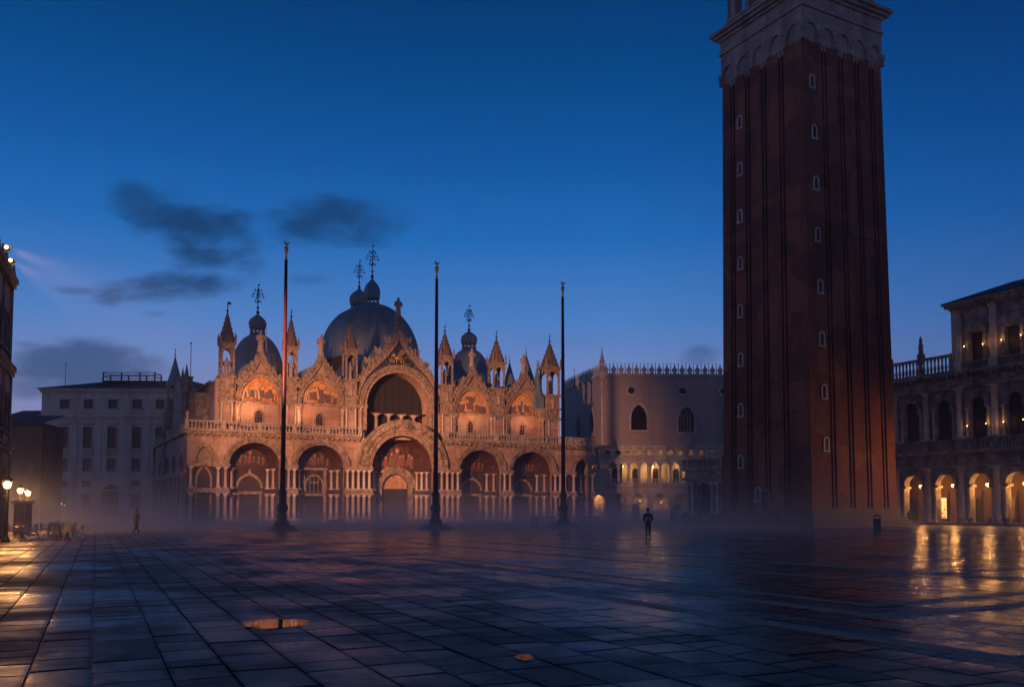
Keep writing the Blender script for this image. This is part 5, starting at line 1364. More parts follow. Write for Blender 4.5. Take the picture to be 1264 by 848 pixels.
    mb = MB(); mb.quad((U0,0.9,6.75),(U1,0.9,6.75),(U1,4.6,6.75),(U0,4.6,6.75))
    for k in range(len(cs)+1):
        u = U0+b*k; mb.box(u-0.25, u+0.25, 0.9, 4.6, 6.2, 6.74)
    mb.build('arcade_ceiling', M['plaster'], root)
    mb = MB(); mb.box(U0, U1, -1.5, 5, 0.0, 0.15); mb.box(U0, U1, -0.95, 5, 0.15, 0.28); mb.build('arcade_steps', M['plinth'], root)
    for k, c in zip(ks, cs):
        if k < -1 or k > 6: continue
        mb = MB(); mb.box(c-1.6, c+1.6, 4.35, 4.6, 3.3, 4.1); mb.box(c-1.7, c+1.7, 4.3, 4.6, 4.1, 4.2); sf = mb.build('shop_front', M['awning'], root)
        mb = MB(); mb.box(c-1.6, c-1.35, 4.35, 4.58, 0.28, 3.3); mb.box(c+1.35, c+1.6, 4.35, 4.58, 0.28, 3.3); mb.box(c-1.35, c+1.35, 4.4, 4.58, 0.28, 0.75); mb.build('shop_frame', M['wood'], sf)
        if k == 0:
            mb = MB(); mb.box(c-1.35, c+1.35, 4.52, 4.58, 0.75, 3.3); mb.build('lit_shop_window', M['shopglow'], sf)
            mb = MB(); rr = random.Random(9)
            for q in range(46):
                u = c+rr.uniform(-1.25, 1.25); z = 0.8+int(rr.uniform(0, 5))*0.48; h = rr.uniform(0.12, 0.4); w_ = rr.uniform(0.05, 0.13); mb.mi = q % 3
                mb.lathe([(w_*0.8,z),(w_,z+h*0.4),(w_*0.3,z+h*0.8),(w_*0.4,z+h)], 7, u, 4.45)
            mb.mi = 0
            for z in (1.27, 1.75, 2.23, 2.71): mb.box(c-1.35, c+1.35, 4.36, 4.5, z-0.03, z)
            mb.build('goods_on_shelves', [M['wood'], M['creampanel'], M['gilt']], sf)
        elif k == 1:
            mb = MB(); mb.box(c-0.95, c+0.75, 4.3, 4.5, 0.3, 3.3); mb.build('cream_shutter', M['creampanel'], sf)
            mb = MB(); mb.box(c+0.9, c+1.3, 4.35, 4.45, 0.9, 3.0); mb.build('display_case', M['glass'], sf)
        elif k == 2:
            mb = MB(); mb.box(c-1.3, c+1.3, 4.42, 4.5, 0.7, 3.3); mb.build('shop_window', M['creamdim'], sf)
        else:
            mb = MB(); mb.box(c-1.3, c+1.3, 4.42, 4.5, 0.7, 3.3); mb.build('shop_window', M['glass'], sf)
    return cs, ks
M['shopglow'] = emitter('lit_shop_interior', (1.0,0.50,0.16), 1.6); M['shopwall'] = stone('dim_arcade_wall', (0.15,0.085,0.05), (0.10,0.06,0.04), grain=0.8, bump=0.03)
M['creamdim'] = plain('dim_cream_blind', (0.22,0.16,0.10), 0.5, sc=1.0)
RCS, RKS = build_right()

# lanterns under the arches
def lantern_mesh():
    pass
def hanging_lantern(k, c, lab):
    x, y, z = r_world(c, 1.3, 4.75)
    root = empty('hanging_lantern', (x, y, z), RA)
    tag(root, lab, 'lantern', 'lanterns hanging under the arcade')
    mb = MB(); mb.tube((0,0,0.42), (0,0,2.0), 0.02); mb.lathe([(0.02,0.42),(0.1,0.36),(0.26,0.24),(0.28,0.2)], 8); mb.lathe([(0.1,-0.36),(0.14,-0.26)], 8)
    for q in range(6):
        a = math.pi*q/3; mb.tube((0.25*math.cos(a),0.25*math.sin(a),0.22), (0.13*math.cos(a),0.13*math.sin(a),-0.28), 0.012, 0.012, 4)
    mb.build('lantern_frame', M['iron'], root)
    mb = MB(); mb.smooth = True; mb.ball(0, 0, -0.02, 0.17, 12, 8); mb.build('glowing_globe', M['lampglass'], root)
    light('lantern_light', 'POINT', (x, y, z-0.38), 470, AMBER, 0.12)
LABS = {-1: 'hanging lantern in the arch hidden behind the bell tower edge', 0: 'glowing lantern over the bright shop window beside the bell tower', 1: 'glowing lantern over the cream shutter', 2: 'glowing lantern over the dim shop above the dark café chairs', 3: 'glowing lantern over the dark shop at the picture edge', 4: 'lantern hanging just outside the picture edge', 5: 'second lantern beyond the picture edge', 6: 'third lantern beyond the picture edge'}
for k, c in zip(RKS, RCS):
    if k in (0, 1, 2, 3): hanging_lantern(k, c, LABS[k])
    elif k in (4, 5, 6): hanging_lantern(k, c, LABS[k])

def wall_lamp(pos, face_rz, lab, energy, r=0.05, group='bracket lamps on the right building'):
    root = empty('wall_lamp', pos, face_rz); tag(root, lab, 'wall lamp', group)
    mb = MB(); mb.tube((0,0.28,-0.1), (0,0,-0.1), 0.025); mb.tube((0,0,-0.14), (0,0,-0.08), 0.09, 0.11, 8); mb.box(-0.06, 0.06, 0.26, 0.3, -0.28, 0.1); mb.build('bracket', M['iron'], root)
    mb = MB(); mb.smooth = True; mb.ball(0, 0, 0.04, r, 10, 6, sz=1.3); mb.build('bulb', M['bulb'], root)
    p = Vector(pos) + Vector((math.sin(face_rz)*0.22, -math.cos(face_rz)*0.22, 0.12))
    light('wall_lamp_light', 'POINT', p, energy*0.5, AMBER, 0.08)
def r_plane(px, py, v):
    d = ray(px, py); k = ((ROX*RQ[0]+ROY*RQ[1]) + v)/(d[0]*RQ[0]+d[1]*RQ[1]); return (d[0]*k, d[1]*k, d[2]*k+CAMZ)
for px, py, v, lab, e in ((1190,428,-0.45,'dim bracket lamp left of the first square top window',9), (1213,425,-0.45,'bright bracket lamp right of the first square top window',26), (1236,420,-0.45,'bright bracket lamp left of the second square top window',26), (1260,414,-0.45,'bracket lamp at the picture edge right of the second square top window',22),
                       (1194,526,-0.4,'faint bracket lamp left of the third arched window',4), (1217,523,-0.4,'bracket lamp right of the third arched window',16), (1238.5,521,-0.4,'bracket lamp left of the fourth arched window',12), (1263,518,-0.4,'bracket lamp right of the fourth arched window',14)):
    wall_lamp(r_plane(px, py, v), RA, lab, e)
# wall lantern added out of view to brighten the tower's near face
p = r_world(23.0, -1.6, 5.2)
root = empty('added_wall_lantern', p, RA); tag(root, 'large hooded wall lantern added past the picture edge to brighten the bell tower', 'wall lantern')
mb = MB(); mb.tube((0,1.6,0.3),(0,0,0.3),0.04); mb.lathe([(0.36,0.1),(0.3,0.28),(0.08,0.42)],10); mb.box(-0.1,0.1,1.5,1.6,0.0,0.6); mb.build('hood', M['iron'], root)
mb = MB(); mb.smooth = True; mb.ball(0,0,-0.06,0.2,12,8); mb.build('glowing_globe', M['lampglass'], root)
light('added_lantern_beam', 'SPOT', (p[0]-0.3, p[1]-0.05, p[2]-0.1), 9500, (1.0,0.42,0.13), 0.2, target=(40.5, 95.6, 3.5), size=R(82), blend=1.0)

# ================================================================== LEFT SIDE
LAX, LAY = -32.5, 57.4
LDIR = math.atan2(-5.5, 2.3)       # along the front, towards the viewer
def l_world(u, v, z): return (LAX + math.cos(LDIR)*u - math.sin(LDIR)*v, LAY + math.sin(LDIR)*u + math.cos(LDIR)*v, z)
def build_left():
    # mirrored local frame: x towards the viewer, +y is to the right of travel; the front faces +y... front at y = 0, building body at y < 0
    root = empty('arcaded_row', (LAX, LAY, 0), LDIR)
    tag(root, 'dark stone arcaded row seen edge on at the left with lamps on its roofline', 'building')
    L = 46; b = 3.4; n = int(L/b)
    S = Matrix.Scale(-1, 4, (0, 1, 0))          # let the shared wall helper recess towards -y
    mb = MB(); mb.X = S
    cs = [b*(k+0.5) for k in range(n)]
    wall_arch(mb, 0, n*b, 0, 0, 5.6, [OP(c, 1.15, 3.3, 1.2) for c in cs], 0.7, n=10)
    wall_arch(mb, 0, n*b, 0.03, 5.6, 10.6, [OP(c+d, 0.55, 8.6, 0.55, 6.7) for c in cs for d in (-0.85, 0.85)], 0.4, n=8)
    wall_arch(mb, 0, n*b, 0.2, 10.6, 16.4, [OP(c+d, 0.5, 13.8, 0.5, 11.9) for c in cs for d in (-0.85, 0.85)], 0.4, n=8)
    mb.quad((0,0,0),(0,9,0),(0,9,16.4),(0,0,16.4)); mb.quad((0,0.2,16.4),(n*b,0.2,16.4),(n*b,9,16.4),(0,9,16.4)); mb.quad((0,4,0),(n*b,4,0),(n*b,4,5.6),(0,4,5.6)); mb.quad((n*b,0,0),(n*b,9,0),(n*b,9,16.4),(n*b,0,16.4))
    mb.build('front_wall', M['plaster2'], root)
    mb = MB(); mb.X = S
    for z0, z1, d in ((5.4,5.7,0.22),(5.7,5.95,0.34),(10.3,10.6,0.2),(10.6,10.95,0.3),(16.1,16.4,0.14),(16.4,16.7,0.26)): mb.box(-0.1, n*b, -d, 0.3, z0, z1)
    for k in range(n+1):
        mb.box(b*k-0.18, b*k+0.18, -0.10, 0.1, 0, 5.4); mb.box(b*k-0.16, b*k+0.16, -0.07, 0.1, 5.95, 10.3); mb.box(b*k-0.14, b*k+0.14, 0.08, 0.3, 10.95, 16.1)
    for k in range(n*2+1): mb.lathe([(0.2,16.7),(0.16,17.0),(0.05,17.7)], 6, b*k/2, 0.05)
    mb.build('cornice', M['istriadark'], root)
    mb = MB(); mb.X = S
    for c in cs:
        for d in (-0.85, 0.85):
            half_disc(mb, c+d, 8.6, 0.55, 0.55, 0.4, 8, zb=6.7); half_disc(mb, c+d, 13.8, 0.5, 0.5, 0.55, 8, zb=11.9)
    mb.build('windows', M['glass'], root)
    mb = MB(); mb.X = S
    for c in cs:
        for d in (-0.85, 0.85):
            ring(mb, c+d, 8.6, 0.52, 0.52, 0.68, 0.7, -0.05, 0.05, 8, legs=6.7); mb.box(c+d-0.7, c+d+0.7, -0.14, 0.1, 6.5, 6.7)
            ring(mb, c+d, 13.8, 0.48, 0.48, 0.62, 0.64, 0.12, 0.22, 8, legs=11.9); mb.box(c+d-0.65, c+d+0.65, 0.0, 0.25, 11.7, 11.9)
    mb.build('window_surround', M['istriadark'], root)
M['plaster2'] = stone('sooty_plaster', (0.45,0.38,0.33), (0.32,0.27,0.24), stain=(0.18,0.15,0.14), grain=0.8)
build_left()
# roof floodlights aimed at the church (the two bright points on the roofline)
def floodlight(px, py, Y, lab, e, tgt, size):
    x, y, z = at_depth(px, py, Y)
    root = empty('floodlight', (x, y, z), 0); tag(root, lab, 'floodlight', 'floodlights on the left roofline')
    d = (Vector(tgt)-Vector((x, y, z))).normalized(); q = d.to_track_quat('-Z', 'Y').to_matrix().to_4x4()
    mb = MB(); mb.X = q; mb.lathe([(0.10,0.3),(0.16,0.1),(0.2,-0.05)], 12, cap=False); mb.lathe([(0.0,0.3),(0.1,0.3)], 12, cap=False); mb.X = None
    mb.tube((0,0,0.0), (-0.25,0,-0.55), 0.03); mb.tube((-0.25,0,-0.55), (-0.6,0,-0.6), 0.03); mb.build('housing', M['iron'], root)
    mb = MB(); mb.X = q; mb.lathe([(0.0,-0.0),(0.19,-0.0)], 12, cap=False); mb.build('lens', M['flood'], root)
    mb = MB(); mb.smooth = True; mb.ball(0.05, -0.28, 0, 0.11, 8, 5); mb.build('side_bulb', M['lampglass'], root)
    light('floodlight_beam', 'SPOT', Vector((x, y, z)) + d*0.35, e, (1.0,0.41,0.185), 0.25, target=tgt, size=size, blend=0.75)
M['flood'] = emitter('lit_floodlight_lens', (1.0,0.55,0.25), 5.0)
floodlight(10, 307, 52.1, 'nearer floodlight on the left roofline, the upper of the two', 225000, (-5, 134.5, 12), R(29))
floodlight(15, 323, 54.8, 'lower floodlight at the far end of the left roofline', 170000, (-28, 123, 12), R(31))

def lamp_post(px, py, Y, lab, e, h=None):
    x, y, z = at_depth(px, py, Y)
    root = empty('street_lamp', (x, y, 0), 0); tag(root, lab, 'street lamp', 'lit street lamps by the left building')
    mb = MB(); mb.lathe([(0.22,0),(0.22,0.15),(0.12,0.35),(0.10,0.9),(0.06,1.1),(0.05,z-0.45),(0.09,z-0.4),(0.05,z-0.34)], 10); mb.tube((-0.22,0,z-0.6),(0.22,0,z-0.6),0.02); mb.build('post', M['iron'], root)
    mb = MB(); mb.lathe([(0.12,z-0.33),(0.14,z-0.28)], 8); mb.lathe([(0.3,z+0.2),(0.26,z+0.26),(0.08,z+0.42),(0.04,z+0.55)], 8)
    for q in range(6):
        a = math.pi*q/3; mb.tube((0.13*math.cos(a),0.13*math.sin(a),z-0.3),(0.28*math.cos(a),0.28*math.sin(a),z+0.2),0.012,0.012,4)
    mb.build('lantern_frame', M['iron'], root)
    mb = MB(); mb.smooth = True; mb.ball(0,0,z-0.02,0.2,12,8); mb.build('glowing_globe', M['lampglass'], root)
    for dx in (0.32, -0.32):
        pass
    light('street_lamp_light', 'POINT', (x+0.1, y-0.38, z+0.02), e, AMBER, 0.15)
lamp_post(9, 598, 48, 'street lamp with the biggest glow at the left picture edge', 360)
lamp_post(25, 605.5, 68, 'lit street lamp behind the pale kiosk', 900)
lamp_post(34.5, 608.5, 72, 'lit street lamp furthest right of the left group', 900)
lamp_post(-26, 590, 40, 'street lamp just outside the left picture edge', 60)

# ------------------------------------------------------------------ white palazzo behind the left side
def build_white():
    x0 = -79.6; Y = 150
    root = empty('white_palazzo', (x0, Y, 0), R(1.0)); tag(root, 'pale plastered palazzo with tall shuttered windows and a dark hipped roof', 'palazzo')
    W = 30.0; cx = [3.9, 7.9, 12.0, 16.1, 20.0, 24.2, 28]
    mb = MB(); rows = [(4.4,2.0,1.45,'ground_window'), (6.75,5.75,1.3,'low_window'), (10.5,8.3,1.5,'square_window'), (15.8,12.2,1.55,'tall_window'), (20.5,18.9,1.6,'attic_window')]
    # wall built as storeys so every opening is real
    lev = [0, 5.1, 7.5, 11.3, 17.3, 22.0]
    for (zt, zb, w, nm), z0, z1 in zip(rows, lev[:-1], lev[1:]):
        ops = [OP(c, w/2, zt, 0.01, zb) for c in cx if not (nm in ('ground_window','low_window') and abs(c-12.0) < 0.5)]
        if nm == 'ground_window': ops.append(OP(12.0, 1.5, 4.4, 0.69, 0))
        if nm == 'low_window': ops.append(OP(12.0, 1.36, 5.09, 1.1, 5.1))
        wall_arch(mb, 0, W, 0, z0, z1, ops, 0.35, n=6 if nm not in ('ground_window','low_window') else 10)
    mb.quad((0,0,0),(0,20,0),(0,20,22),(0,0,22))
    mb.build('facade', M['plaster'], root)
    mb = MB()
    for z0, z1, d in ((0,0.9,0.12),(5.0,5.2,0.1),(7.35,7.6,0.16),(11.1,11.3,0.08),(17.0,17.4,0.2),(17.4,17.8,0.5),(18.2,18.4,0.14),(21.6,21.95,0.3),(21.95,22.3,0.65)): mb.box(-d*0.5, W+d*0.5, -d, 0.02, z0, z1)
    for u in (0.35, 5.9, 9.95, 14.05, 18.05, 22.1, 26.1, W-0.4): mb.box(u-0.28, u+0.28, -0.10, 0.03, 7.6, 17.0)
    mb.build('string_course', M['plaster'], root)
    for (zt, zb, w, nm) in rows:
        for c in cx:
            if nm in ('ground_window','low_window') and abs(c-12.0) < 0.5: continue
            mb = MB(); mb.box(c-w/2-0.02, c+w/2+0.02, 0.28, 0.33, zb-0.02, zt+0.02); wd = mb.build(nm, M['darkglass'], root)
            mb = MB(); t = 0.17
            mb.box(c-w/2-t, c-w/2, -0.08, 0.04, zb, zt); mb.box(c+w/2, c+w/2+t, -0.08, 0.04, zb, zt); mb.box(c-w/2-t, c+w/2+t, -0.09, 0.04, zt, zt+t); mb.box(c-w/2-t-0.06, c+w/2+t+0.06, -0.2, 0.04, zb-0.18, zb)
            if nm == 'tall_window':
                mb.box(c-w/2-0.35, c+w/2+0.35, -0.4, 0.04, zt+0.45, zt+0.7); mb.box(c-w/2-0.2, c+w/2+0.2, -0.32, 0.02, zb-1.1, zb-0.95); mb.box(c-w/2-0.2, c+w/2+0.2, -0.36, -0.24, zb-0.12, zb)
                for q in range(7): mb.box(c-w/2+q*w/6-0.05, c-w/2+q*w/6+0.05, -0.33, -0.27, zb-0.95, zb-0.12)
            mb.build('window_frame', M['plaster'], wd)
            mb = MB(); mb.box(c-0.035, c+0.035, 0.22, 0.27, zb, zt); mb.box(c-w/2, c+w/2, 0.22, 0.27, (zb+zt)/2-0.03, (zb+zt)/2+0.03); mb.build('glazing_bar', M['wood'], wd)
    mb = MB(); half_disc(mb, 12.0, 4.4, 1.55, 1.8, 0.3, zb=0); dd = mb.build('arched_door', M['wood'], root)
    mb = MB(); ring(mb, 12.0, 4.4, 1.48, 1.76, 1.85, 2.15, -0.15, 0.03, 14, legs=0); mb.build('door_arch', M['plaster'], dd)
    mb = MB(); i = mb.add([(-0.7,-0.8,22.3),(W+0.5,-0.8,22.3),(W+0.5,20,22.3),(-0.7,20,22.3),(9,9,25.0),(W-8,9,25.0)])
    for f in ((0,1,5,4),(1,2,5),(2,3,4,5),(3,0,4)): mb.face([i+k for k in f])
    mb.build('hipped_roof', M['roofdark'], root)
    mb = MB()
    for u in (8.0, 11.2, 14.4, 17): 
        for v in (5, 8): mb.box(u-0.1, u+0.1, v-0.1, v+0.1, 23.0, 25.9)
    for z in (25.2, 25.8):
        for v in (5, 8): mb.box(8, 17, v-0.05, v+0.05, z, z+0.1)
        for u in (8, 17): mb.box(u-0.05, u+0.05, 5, 8, z, z+0.1)
    mb.box(8, 17, 5, 8, 24.3, 24.45)
    mb.build('roof_deck', M['wood'], root)
    mb = MB(); mb.tube((2.4,3,22.5),(2.4,3,27.5),0.05,0.03); mb.tube((1.9,3,26.8),(2.9,3,26.8),0.02); mb.tube((2.0,3,27.1),(2.8,3,27.1),0.02); mb.build('aerial', M['iron'], root)
    # one lit ground-floor room
    mb = MB(); mb.lathe([(0.0,0.2),(0.09,0.1),(0.12,0.0),(0,-0.05)], 8); o = mb.build('lit_bulb', M['bulb'], root, loc=(3.7,0.24,2.75)); 
    mb = MB(); mb.lathe([(0.0,0.12),(0.07,0.05),(0,-0.05)], 8); o = mb.build('lit_bulb', M['bulb'], root, loc=(4.25,0.24,2.5))
    mb = MB(); mb.lathe([(0.0,0.15),(0.06,0.05),(0,-0.15)], 8); o = mb.build('lit_bulb', M['bulbcool'], root, loc=(19.8,0.24,12.9))
M['bulbcool'] = emitter('pale_lit_lamp', (0.9,0.85,0.75), 2.0)
build_white()
def build_brown():
    Y = 168
    root = empty('brown_house', (at_depth(18, 600, Y)[0], Y, 0), R(-4)); tag(root, 'narrow dark brown house with a tiled roof, squeezed left of the white palazzo', 'house')
    W = 9.5
    mb = MB(); wall_arch(mb, -4, W, 0, 0, 11.5, [OP(c, 0.55, 9.6, 0.01, 7.6) for c in (1.6,4.2,6.8)], 0.3, n=4); wall_arch(mb, -4, W, 0, 11.5, 19.0, [OP(c, 0.55, 17.0, 0.01, 15) for c in (1.6,4.2,6.8)], 0.3, n=4)
    mb.build('front_wall', M['brownwall'], root)
    for c in (1.6,4.2,6.8):
        for z in (7.6, 15):
            mb = MB(); mb.box(c-0.56, c+0.56, 0.25, 0.3, z, z+2); wd = mb.build('window', M['glass'], root)
            mb = MB(); mb.box(c-0.7, c-0.55, -0.06, 0.02, z, z+2); mb.box(c+0.55, c+0.7, -0.06, 0.02, z, z+2); mb.box(c-0.75, c+0.75, -0.12, 0.02, z-0.15, z); mb.build('frame', M['plinth'], wd)
    mb = MB(); mb.box(-4, W, -0.3, 0.02, 11.3, 11.7); mb.build('band', M['plinth'], root)
    mb = MB(); i = mb.add([(-4,-0.6,19),(W,-0.6,19),(W,8,21.5),(-4,8,21.5)]); mb.face((i,i+1,i+2,i+3)); mb.box(-4, W, -0.5, 0.1, 18.7, 19.0); mb.build('roof', M['roofdark'], root)
    mb = MB(); mb.box(5.5, 6.2, 3, 3.7, 19, 22.4); mb.build('chimney', M['brownwall'], root)
    for c in (4.4, 6.2):
        mb = MB(); mb.smooth = True; mb.ball(c, -0.2, 11.0, 0.13, 8, 5); mb.build('wall_bulb', M['bulbdim'], root)
M['bulbdim'] = emitter('dim_lit_bulb', (1.0,0.6,0.28), 2.5)
build_brown()
def build_low_house():
    root = empty('shadowed_house', (*at_depth(8, 600, 120)[:2], 0), R(8)); tag(root, 'shadowy three storey house between the left row and the brown house', 'house')
    W = 4.3
    mb = MB(); wall_arch(mb, -6, W, 0, 0, 5, [OP(1.6, 1.0, 2.6, 1.0)], 0.5); wall_arch(mb, -6, W, 0, 5, 13.6, [OP(0.9, 0.45, 8.6, 0.01, 6.8), OP(2.9, 0.45, 8.6, 0.01, 6.8)], 0.3, n=4); mb.quad((W,0,0),(W,8,0),(W,8,13.6),(W,0,13.6)); mb.build('front_wall', M['brownwall'], root)
    mb = MB(); i = mb.add([(-6,-0.5,13.6),(W+.4,-0.5,13.6),(W+.4,8,15.4),(-6,8,15.4)]); mb.face((i,i+1,i+2,i+3)); mb.box(-6, W+0.2, -0.4, 0.1, 13.3, 13.6); mb.build('roof', M['roofdark'], root)
    for u in (0.9, 2.9):
        mb = MB(); mb.box(u-0.46, u+0.46, 0.25, 0.3, 6.8, 8.62); mb.build('window', M['glass'], root)
    mb = MB(); half_disc(mb, 1.6, 2.6, 1.0, 1.0, 0.4, zb=0); mb.build('doorway', M['dark'], root)
build_low_house()
def build_kiosk():
    x0, y, _ = at_depth(17, 640, 66); x1 = at_depth(31, 640, 66)[0]; zt = at_depth(20, 619, 66)[2]
    root = empty('kiosk', ((x0+x1)/2, y, 0), R(6)); tag(root, 'pale slatted kiosk with a flat white top under the left street lamps', 'kiosk')
    w = (x1-x0)/2
    mb = MB(); mb.box(-w, w, 0, 1.1, 0, zt-0.12); mb.build('body', M['brownwall'], root)
    mb = MB(); mb.box(-w-0.15, w+0.15, -0.2, 1.25, zt-0.12, zt+0.08); mb.build('top', M['plaster'], root)
    mb = MB()
    for k in range(6): u = -w+0.05+k*(2*w-0.1)/5; mb.box(u-0.035, u+0.035, -0.05, 0.0, 0.1, zt-0.15)
    mb.build('slats', M['creampanel'], root)
build_kiosk()

# ================================================================== FLAGPOLES
def flagpole(px, ptop, pbot, lab, mat):
    x, y = on_ground(px, pbot); zt = at_depth(px, ptop, y)[2]
    root = empty('flagpole', (x, y, 0), PA); tag(root, lab, 'flagpole', 'flagpoles in front of the church')
    mb = MB(); mb.box(-1.1,1.1,-1.1,1.1,0,0.22); mb.box(-0.85,0.85,-0.85,0.85,0.22,0.45); mb.build('stone_steps', M['plinth'], root)
    mb = MB(); mb.smooth = True; mb.lathe([(0.6,0.45),(0.62,0.75),(0.40,0.95),(0.36,1.5),(0.46,1.75),(0.46,2.1),(0.32,2.3),(0.3,2.9),(0.38,3.1),(0.36,3.3),(0.25,3.5),(0.22,3.9)], 16)
    for k in range(8):
        a = k*math.pi/4; mb.ball(0.43*math.cos(a), 0.43*math.sin(a), 1.9, 0.09, 6, 4); mb.ball(0.38*math.cos(a), 0.38*math.sin(a), 1.2, 0.08, 6, 4, sz=2)
    mb.build('bronze_pedestal', M['bronze'], root)
    mb = MB(); mb.smooth = True; mb.lathe([(0.205,3.7),(0.195,10),(0.135,zt-1.7)], 14); mb.build('pole', mat, root)
    mb = MB(); mb.smooth = True; mb.lathe([(0.14,zt-1.75),(0.10,zt-1.5),(0.07,zt-1.2),(0.15,zt-1.0),(0.2,zt-0.75),(0.15,zt-0.55),(0.08,zt-0.5)], 10); mb.smooth = False
    mb.ball(0.03,0,zt-0.32,0.12,8,5,sx=1.4); mb.ball(-0.15,0,zt-0.2,0.085,6,4)
    mb.prism([(0,zt-0.3),(0.28,zt-0.04),(0.24,zt-0.22),(0.15,zt-0.36)],-0.05,0.05); mb.prism([(-0.04,zt-0.3),(-0.17,zt-0.02),(-0.06,zt-0.06)],-0.05,0.05); mb.build('gilt_finial', M['gilt'], root)
flagpole(348, 297, 655, 'red flagpole nearest the viewer, standing before the left portals', M['flagred'])
flagpole(537.5, 322, 653, 'dark flagpole standing just right of the middle portal', M['flagdark'] if 'flagdark' in M else M['flagred'])
flagpole(695.5, 347, 651, 'dark flagpole furthest right, with metal barriers around its foot', M['flagdark'])

def barrier(x, y, rz, lab):
    root = empty('crowd_barrier', (x, y, 0), rz); tag(root, lab, 'barrier', 'metal barriers round the right flagpole')
    mb = MB(); mb.path([(-1,0,0.2),(-1,0,1.08),(1,0,1.08),(1,0,0.2),(-1,0,0.2)], 0.025); mb.build('frame', M['iron'], root)
    mb = MB()
    for k in range(1, 14): mb.tube((-1+k/7,0,0.2),(-1+k/7,0,1.08),0.009,0.009,4)
    mb.build('bars', M['iron'], root)
    for s in (-0.8, 0.8):
        mb = MB(); mb.path([(s,0,0.2),(s,0,0.02)],0.025); mb.path([(s,-0.3,0.02),(s,0.3,0.02)],0.025); mb.build('foot', M['iron'], root)
fx, fy = on_ground(695.5, 651)
for dx, dy, rz, lab in ((-2.0,-1.7,0.05,'front barrier left of the right flagpole foot'), (0.6,-2.0,-0.03,'front barrier right before the right flagpole foot'), (2.7,-1.0,0.7,'turned barrier at the right of the right flagpole foot'), (-2.9,0.2,1.2,'edgewise barrier at the left of the right flagpole foot')):
    barrier(fx+dx, fy+dy, rz, lab)
bx, by = on_ground(1083, 656)
def bin_(x, y):
    root = empty('litter_bin', (x, y, 0), 0.3); tag(root, 'dark upright litter bin by the lit corner of the bell tower', 'litter bin')
    mb = MB(); mb.lathe([(0.3,0.05),(0.3,0.95),(0.33,1.0),(0.33,1.05)], 14); mb.lathe([(0.18,0.0),(0.18,0.06)],10); mb.build('drum', M['iron'], root)
    mb = MB(); mb.lathe([(0.33,1.25),(0.2,1.36),(0.0,1.4)], 14); 
    for k in range(4): mb.tube((0.3*math.cos(k*1.57),0.3*math.sin(k*1.57),1.03),(0.3*math.cos(k*1.57),0.3*math.sin(k*1.57),1.27),0.02)
    mb.build('lid', M['iron'], root)
bin_(bx, by)

